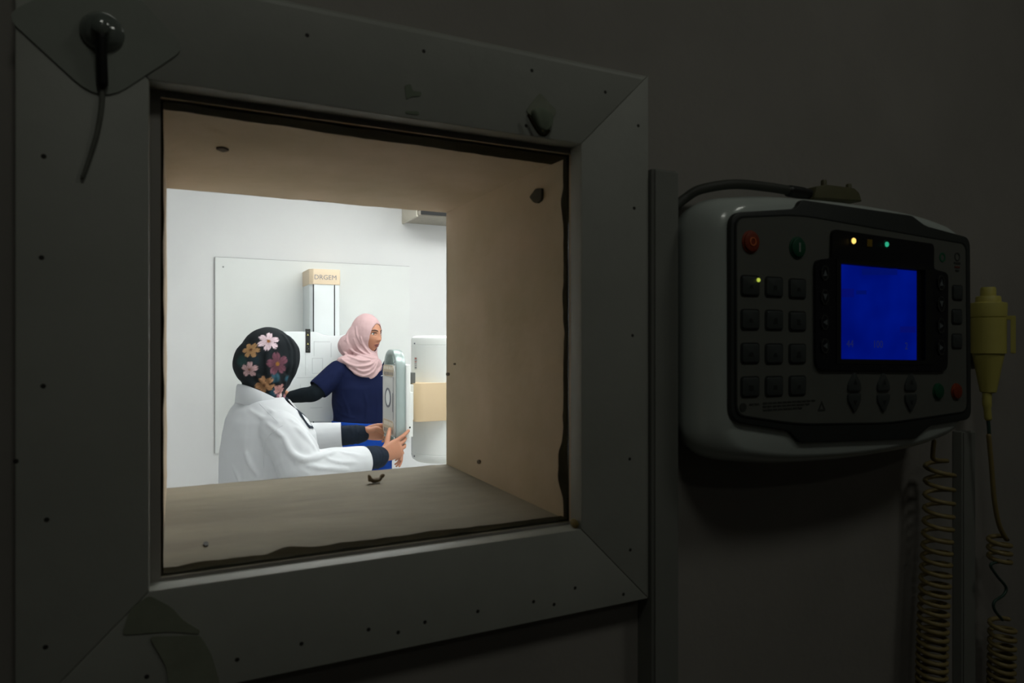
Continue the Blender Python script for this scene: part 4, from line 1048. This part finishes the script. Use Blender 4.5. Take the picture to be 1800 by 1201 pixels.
# open the sleeve ends so the undersleeves come out of a real cuff
def cut_end(me, c, d):
    b = nb(); b.from_mesh(me); d = Vector(d).normalized(); c = Vector(c)
    near = [f for f in b.faces if (f.calc_center_median() - c).length < .13]
    g_ = list({v for f in near for v in f.verts}) + list({e for f in near for e in f.edges}) + near
    bmesh.ops.bisect_plane(b, geom=g_, plane_co=c, plane_no=d, clear_outer=True, dist=1e-6)
    b.to_mesh(me); b.free()
cut_end(coat, cuffR, wrR - elR); cut_end(coat, cuffL, wrL - elL)
bb = nb(); bb.from_mesh(coat); bmesh.ops.bisect_plane(bb, geom=bb.verts[:] + bb.edges[:] + bb.faces[:], plane_co=(0, 0, .55), plane_no=(0, 0, -1), clear_outer=True); bb.to_mesh(coat); bb.free()
def solid(me, th):
    o = bpy.data.objects.new('tmp', me); COL.objects.link(o); sd = o.modifiers.new('s', 'SOLIDIFY'); sd.thickness = th; sd.offset = -1
    dg = bpy.context.evaluated_depsgraph_get(); dg.update(); r = bpy.data.meshes.new_from_object(o.evaluated_get(dg)); bpy.data.objects.remove(o); return r
coat = solid(coat, .003); tcoat = bvh(coat)
lab_coat = put('lab_coat', coat, M_coat, pA, smooth=60)
def cloth_line(nm, m, par, tree, pxs, r, off=0.0, n=6):
    P = [hit(tree, x, y, off) for x, y in pxs]; P = [p for p in P if p is not None]
    if len(P) < 2: return
    b = nb(); tube(b, smooth_pts(P, n), r, 6); return put(nm, b, m, par, smooth=180)
cloth_line('seam', M_coat, lab_coat, tcoat, [(497, 748), (490, 752), (482, 758), (474, 765), (468, 773), (464, 783), (463, 795), (463, 808), (463, 820)], .0014, .0006)
cloth_line('seam', M_coat, lab_coat, tcoat, [(456, 710), (463, 717), (470, 724), (480, 734), (490, 744)], .0010, .0005)
# collar: a standing band that folds over around the neck
def collar_ring(fr, c, a, b_, h0, h1, out, tilt, n=48, gap=.5):
    rings = []
    for k in range(n + 1):
        an = math.pi + (k / n - .5) * 2 * (math.pi - gap)
        cs, sn = math.cos(an), math.sin(an)
        def P(sc, h): return c + fr.f * (cs * a * sc) + fr.l * (sn * b_ * sc) + Vector((0, 0, h + tilt * cs))
        hh = h1
        rings.append([P(1.0, h0), P(1.0, h0 + (hh - h0) * .6), P(.98, hh), P(1.02, hh + .003), P(1.06, hh - .004), P(1.12 + out, h0 - .016), P(1.06 + out, h0 - .022), P(1.03, hh - .012)])
    b = nb(); loft(b, rings); return b
cb = Vector((cA.x, cA.y, 0)) + TA.f * -.008
b = collar_ring(TA, cb, .089, .092, 1.226, 1.276, .0, -.050, gap=.55); put('collar', b, M_coat, pA, smooth=50)
# scarf end showing in the coat's front
b = nb(); torso(b, TA, [(.95, .145, .022, .035), (1.05, .160, .022, .04), (1.13, .158, .022, .05), (1.19, .118, .024, .06), (1.235, .088, .024, .06), (1.27, .066, .02, .05)]); me_ = remesh(b, .006, 3)
inner = put('inner_scarf', me_, M_dkslv, pA, smooth=180)
def strip(nm, m, par, L_, R_, Ya, Yb, th=.004):
    def on_coat(x, y, Y):
        h = hit(tcoat, x, y, .005)
        if h is None or (h - W(x, y, Y)).length > .2:
            q = tcoat.find_nearest(W(x, y, Y)); h = q[0] + q[1] * .005
        return h
    A = smooth_pts([on_coat(x, y, Ya) for x, y in L_], 4); B = smooth_pts([on_coat(x, y, Yb) for x, y in R_], 4); b = nb()
    n_ = TA.f * th
    loft(b, [[a, c, c - n_, a - n_] for a, c in zip(A, B)]); return put(nm, b, m, par, smooth=50)
strip('scarf_end', M_dkslv, pA, [(510, 706), (517, 716), (526, 728), (535, 741), (544, 754)], [(519, 705), (530, 714), (541, 726), (548, 738), (550, 754)], 2.82, 2.84)
# lapel edges down the front
for s, w in ((-1, .036), (1, .036)):
    b = nb(); rings = []
    for (h, f_, l_) in ((1.262, .078, .050), (1.22, .112, .052), (1.17, .156, .044), (1.11, .188, .030), (1.03, .192, .018), (.93, .176, .012), (.80, .172, .010), (.65, .182, .01)):
        c = Vector((cA.x, cA.y, h)) + TA.f * (f_ + .004) + TA.l * s * l_
        o = Vector((cA.x, cA.y, h)) + TA.f * (f_ - .014) + TA.l * s * (l_ + w)
        rings.append([c, o, o - TA.f * .006, c - TA.f * .006])
    loft(b, rings); put('lapel', b, M_coat, pA, smooth=50)
# trousers and shoes
b = nb(); torso(b, TA, [(.6, 0, .13, .175), (.75, 0, .14, .185), (.95, 0, .125, .17)])
for s in (-1, 1): limb(b, [cA + TA.l * s * .09 + Vector((0, 0, .72)), cA + TA.l * s * .095 + TA.f * .01 + Vector((0, 0, .42)), cA + TA.l * s * .1 + Vector((0, 0, .085))], [.098, .08, .066])
put('trousers', remesh(b, .012, 3), M_trous, pA, smooth=180)
for s in (-1, 1): shoe(pA, (cA + TA.l * s * .1 + TA.f * .02), TA.f)

# headscarf with printed flowers
def scarfA():
    b = nb()
    HA.ell(b, (-.008, 0, .010), .112, .096, .124)
    HA.ell(b, (-.062, 0, -.010), .078, .082, .092)
    HA.ell(b, (-.005, 0, -.060), .100, .090, .082)
    HA.ell(b, (.020, 0, .004), .106, .092, .116)
    limb(b, [HA(-.01, 0, -.07), HA(-.012, 0, -.115), Vector((cA.x - .008, cA.y, 1.265))], [.086, .082, .084])
    return b
bs = remesh(scarfA(), .007, 6); tb = bvh(bs); b = scarfA()
ridges(b, tb, [(.010, (506, 592), (516, 612), (517, 640), (512, 668), (508, 690)), (.008, (496, 588), (508, 610), (510, 640), (503, 670)), (.011, (478, 608), (470, 625), (471, 650), (478, 685)), (.009, (487, 660), (489, 675), (492, 697)),
    (.008, (500, 660), (500, 680), (503, 700)), (.009, (430, 660), (450, 680), (480, 698)), (.008, (422, 640), (436, 665), (460, 688)), (.008, (452, 660), (470, 682), (490, 700)), (.010, (485, 696), (500, 698), (514, 694))], .009, .15)
# rolled rim that frames the face
rim = [HA(.070 - .02 * abs(math.sin(a)), .076 * math.sin(a), -.002 + .098 * math.cos(a)) for a in [2 * math.pi * k / 28 for k in range(29)]]
tube(b, rim, .010, 8, False)
sc = remesh(b, .0042, 4); wrinkle(sc, .0016, 26, seed=5)
sc = open_face(sc, HA, .060, .092, -.012, .035)
ts = bvh(sc)
FL = [  # pixel centre, petal radius in m, petals, petal colour, centre colour, turn
    (472, 600, .041, 6, (206, 184, 192), (140, 90, 48), .2), (441, 615, .033, 6, (140, 108, 74), (74, 42, 24), .5), (488, 640, .046, 5, (104, 66, 78), (150, 104, 48), 1.1),
    (438, 650, .031, 5, (172, 140, 142), (110, 74, 56), .1), (464, 678, .034, 5, (138, 102, 72), (86, 56, 34), .9), (494, 685, .022, 5, (176, 128, 124), (96, 60, 50), .4),
    (513, 700, .013, 6, (230, 214, 214), (180, 140, 110), 0), (494, 696, .011, 6, (228, 206, 208), (180, 140, 110), .6), (418, 668, .018, 5, (120, 96, 76), (70, 50, 36), .2)]
PATCH = [(483, 664, .022, (44, 78, 92)), (505, 666, .016, (44, 76, 90)), (423, 634, .030, (34, 58, 58)), (480, 690, .018, (36, 66, 80)), (448, 633, .02, (30, 44, 50)), (500, 697, .014, (166, 116, 128)), (490, 697, .012, (160, 112, 124)), (508, 697, .010, (166, 116, 128)), (508, 712, .02, (120, 60, 78))]
nv = len(sc.vertices); co = np.empty(nv * 3); sc.vertices.foreach_get('co', co); co = co.reshape(-1, 3)
colr = np.tile(np.array(lin((27, 32, 36))), (nv, 1))
nz_ = np.array([noise.noise(Vector(c) * 22) for c in co]); colr *= (1 + .25 * nz_)[:, None]
spots = []
for F_ in FL:
    p = hit(ts, F_[0], F_[1])
    if p is None: continue
    h = ts.find_nearest(p); spots.append((p, h[1]) + F_[2:])
r2 = random.Random(11)
for k in range(9):     # the rest of the print, on the far side of the scarf
    a = r2.uniform(.3, 2.6); e = r2.uniform(-.7, .8); d = HA.d(math.cos(a) * math.cos(e), math.sin(a) * math.cos(e), math.sin(e))
    h = ts.ray_cast(HA.o + d * .4, -d)
    if h[0] is not None and abs(math.cos(a)) < .8: spots.append((h[0], h[1], r2.uniform(.025, .04), r2.choice((5, 6)), r2.choice(((222, 196, 204), (168, 128, 84), (122, 76, 88))), (120, 80, 50), r2.random()))
for (x, y, R_, c) in PATCH:
    p = hit(ts, x, y)
    if p is None: continue
    d = np.linalg.norm(co - np.array(p), axis=1); w = np.clip((R_ - d) / (R_ * .5) + .6 * nz_, 0, 1)[:, None]
    colr = colr * (1 - w) + np.array(lin(c)) * w
for (p, n_, R_, pet, c1_, c2_, turn) in spots:
    n_ = Vector(n_); e1 = (Vector((0, 0, 1)) - n_ * n_.z).normalized(); e2 = n_.cross(e1)
    v = co - np.array(p); x = v @ np.array(e1); y = v @ np.array(e2); z = v @ np.array(n_)
    rr = np.hypot(x, y); an = np.arctan2(y, x) + turn
    lobe = np.abs(np.cos(an * pet / 2)); lim = R_ * (.34 + .66 * lobe ** .55) * (1 - .12 * (lobe > .985))
    ok = (np.abs(z) < .03)
    w = np.clip((lim - rr) / .0022 + .5, 0, 1) * ok
    shade = (.72 + .5 * np.clip(rr / R_, 0, 1))[:, None] * (1 + .18 * np.sin(an * pet * 3))[:, None]
    colr = colr * (1 - w[:, None]) + np.array(lin(c1_)) * shade * w[:, None]
    w = (np.clip((R_ * .17 - rr) / .002 + .5, 0, 1) * ok)[:, None]; colr = colr * (1 - w) + np.array(lin(c2_)) * w
att = sc.color_attributes.new('print', 'FLOAT_COLOR', 'POINT')
att.data.foreach_set('color', np.concatenate([np.clip(colr, 0, 1), np.ones((nv, 1))], 1).astype(np.float32).ravel())
M_floral = mat('dark_floral_cloth', (40, 46, 50), .8, spec=.12, bump=.1, bscale=500)
nt = M_floral.node_tree; vc = nt.nodes.new('ShaderNodeVertexColor'); vc.layer_name = 'print'; nt.links.new(vc.outputs[0], nt.nodes['Principled BSDF'].inputs['Base Color'])
put('headscarf', sc, M_floral, pA, smooth=180, label='dark headscarf printed with pale and brown flowers')

# ================================================================== person in navy scrubs
YB = 4.30
vB = Vector((.2475, .97, 0)).normalized(); angB = math.atan2(-vB.y, -vB.x)
fBh = Vector((math.cos(angB + math.radians(51)), math.sin(angB + math.radians(51)), -.03))
fBt = Vector((math.cos(angB + math.radians(26)), math.sin(angB + math.radians(26)), 0))
HBc = W(646, 588, YB); HB = Fr(HBc, fBh)
cB = W(638, 660, YB); cB.z = 0; TB = Fr(cB, fBt)
pB = empty('person', (cB.x, cB.y, 0), label='person in navy scrubs and pink headscarf leaning one arm on the chest stand', cat='person')
shRb = W(597, 651, YB - .02); shLb = W(688, 650, YB + .0)
elRb = W(553, 691, YB - .06); wrRb = W(512, 698, YB + .05)
elLb = W(702, 716, YB - .02); wrLb = W(704, 778, YB - .06)
b = nb(); head(b, HB)
limb(b, [HB(-.015, 0, -.06), HB(-.02, 0, -.11), W(643, 645, YB)], [.046, .046, .055])
torso(b, TB, [(.88, 0, .10, .155), (.95, 0, .095, .15), (1.05, 0, .088, .125), (1.15, 0, .098, .135), (1.27, 0, .09, .14), (1.33, 0, .06, .08)])
limb(b, [shRb, elRb, wrRb], [.045, .036, .025]); limb(b, [shLb, elLb, wrLb], [.045, .036, .025])
hand(b, wrRb, (-.93, .30, -.1), (.2, .95, 0), (0, 0, 1), [(5, 10, 10)] * 4, [wrRb + Vector((-.03, .0, .03)), wrRb + Vector((-.06, .005, .05))])
hand(b, wrLb, (.05, -.05, -1), (-1, .15, -.05), (-.2, -1, 0), [(8, 14, 12), (14, 20, 16), (18, 24, 18), (22, 24, 20)], [wrLb + Vector((-.006, -.034, -.045)), wrLb + Vector((-.012, -.044, -.075)), wrLb + Vector((-.016, -.044, -.102))], .98, .09)
for s in (-1, 1): limb(b, [cB + TB.l * s * .085 + Vector((0, 0, .88)), cB + TB.l * s * .09 + TB.f * .01 + Vector((0, 0, .48)), cB + TB.l * s * .09 + Vector((0, 0, .075))], [.08, .055, .04])
bodyB = remesh(b, .0036, 1, .5); treeB = bvh(bodyB)
put('body', bodyB, M_skin, pB, smooth=180)
face_parts(pB, HB, treeB)
# black undersleeves
sleeve('undersleeve', M_blkslv, [lerp(shRb, elRb, .45), elRb, lerp(elRb, wrRb, .5), wrRb], [.05, .050, .046, .036], pB, .002, .006, 3)
sleeve('undersleeve', M_blkslv, [lerp(shLb, elLb, .45), elLb, lerp(elLb, wrLb, .5), lerp(elLb, wrLb, .90)], [.05, .046, .042, .035], pB, .002, .006, 3)
# scrub top
def scrubs():
    b = nb()
    torso(b, TB, [(.955, -.004, .116, .188), (1.02, -.004, .114, .184), (1.1, -.004, .119, .192), (1.2, -.004, .122, .188), (1.27, -.004, .110, .172), (1.315, -.004, .092, .150), (1.345, -.004, .072, .105), (1.365, -.004, .06, .07)], power=2.5)
    limb(b, [shRb - (elRb - shRb) * .15, shRb, lerp(shRb, elRb, .55), lerp(shRb, elRb, .80)], [.055, .070, .070, .068])
    limb(b, [shLb - (elLb - shLb) * .1, shLb, lerp(shLb, elLb, .55), lerp(shLb, elLb, .85)], [.055, .068, .066, .064])
    return b
base = remesh(scrubs(), .009, 5); tb = bvh(base); b = scrubs()
ridges(b, tb, [(.010, (584, 690), (592, 705), (602, 715)), (.010, (588, 720), (605, 730), (625, 735)), (.009, (590, 650), (585, 668), (578, 685)), (.008, (600, 690), (610, 715), (615, 738)), (.009, (640, 690), (645, 715), (642, 740)), (.008, (660, 680), (664, 710), (662, 738)), (.009, (583, 700), (587, 718), (592, 736))], .009, -.3)
top_ = remesh(b, .006, 4); wrinkle(top_, .004, 12, seed=8)
cut_end(top_, lerp(shRb, elRb, .86), elRb - shRb); cut_end(top_, lerp(shLb, elLb, .92), elLb - shLb)
top_ = solid(top_, .003); tt = bvh(top_)
st = put('scrub_top', top_, M_navy, pB, smooth=60)
M_stitch = mat('white_stitching', (200, 204, 212), .7)
P = [hit(tt, x, y, .001) for x, y in ((670, 661), (673.5, 660), (677, 660))]
if None not in P: b = nb(); tube(b, P, .0028, 6); put('embroidered_mark', b, M_stitch, st, smooth=180)
# blue trousers worn under a blue waistband
b = nb(); torso(b, TB, [(.70, 0, .125, .185), (.82, 0, .138, .196), (.92, 0, .134, .198), (.955, 0, .128, .196), (.975, 0, .122, .192)], power=2.4)
for s in (-1, 1): limb(b, [cB + TB.l * s * .088 + Vector((0, 0, .82)), cB + TB.l * s * .092 + TB.f * .01 + Vector((0, 0, .46)), cB + TB.l * s * .092 + Vector((0, 0, .09))], [.108, .088, .072])
me_ = remesh(b, .008, 3); wrinkle(me_, .005, 9, (1, 1, .5), seed=2); put('trousers', me_, M_blue, pB, smooth=180)
b = nb(); rr_ = []
for (q, h) in ((1.0, .955), (1.035, .958), (1.035, .974), (1.0, .977)):
    rr_.append([cB + TB.f * (.124 * q * math.cos(a)) + TB.l * (.196 * q * math.sin(a)) + Vector((0, 0, h - .02 * math.sin(a))) for a in [2 * math.pi * k / 48 for k in range(48)]])
loft(b, rr_ + [rr_[0]], cap=False); bmesh.ops.remove_doubles(b, verts=b.verts[:], dist=1e-6); put('waistband', b, M_blue, pB, smooth=60)
for s in (-1, 1): shoe(pB, (cB + TB.l * s * .092 + TB.f * .02), TB.f)
# pink headscarf
def scarfB():
    b = nb()
    HB.ell(b, (-.012, 0, .008), .105, .091, .125)
    HB.ell(b, (-.072, -.004, -.030), .078, .082, .092)
    HB.ell(b, (-.100, -.060, -.075), .074, .060, .074); HB.ell(b, (-.05, -.05, -.03), .07, .055, .09)
    HB.ell(b, (-.036, 0, -.066), .092, .086, .072)
    HB.ell(b, (-.022, 0, -.094), .076, .070, .048)
    limb(b, [HB(-.02, 0, -.07), HB(-.02, 0, -.13), W(642, 648, YB - .02)], [.080, .082, .098])
    for (x, y, dy, rx, ry, rz) in ((640, 640, -.055, .118, .072, .060), (642, 652, -.078, .085, .050, .052), (614, 634, -.02, .078, .075, .036)):
        c = W(x, y, YB + dy); ellipsoid(b, c, TB.l * rx, TB.f * ry, Vector((0, 0, rz)), 28, 18)
    return b
bs = remesh(scarfB(), .007, 6); tb = bvh(bs); b = scarfB()
ridges(b, tb, [(.0085, (606, 598), (618, 615), (634, 625), (652, 630), (664, 630)), (.008, (596, 618), (612, 627), (632, 634), (650, 634)), (.0085, (600, 631), (614, 640), (632, 644), (652, 640), (662, 630)),
    (.009, (614, 646), (626, 656), (640, 660), (656, 652), (664, 634)), (.007, (622, 596), (630, 612), (644, 624), (658, 628)), (.007, (634, 592), (640, 608), (650, 622)), (.008, (616, 640), (634, 652), (650, 650), (660, 638)), (.009, (634, 664), (646, 666), (660, 658), (670, 642)),
    (.006, (612, 582), (610, 600), (622, 618)), (.007, (666, 630), (670, 640), (668, 652)), (.0065, (626, 575), (628, 590), (636, 606)), (.007, (598, 606), (606, 620), (622, 630))], .008, .4)
b2 = b
rim = [HB(  .054 - .022 * abs(math.sin(a)) + .016 * math.cos(a) - (.010 if math.cos(a) < -.8 else 0), .064 * math.sin(a), -.016 + .092 * math.cos(a)) for a in [2 * math.pi * k / 28 for k in range(29)]]
tube(b2, rim, .007, 8, False)
sc = remesh(b2, .0040, 2, .4); wrinkle(sc, .0016, 24, (1, 1, 1.6), seed=9)
sc = open_face(sc, HB, .058, .087, -.018, .024, thick=.003)
put('headscarf', sc, M_pink, pB, smooth=180, label='pale pink headscarf draped over the chest')
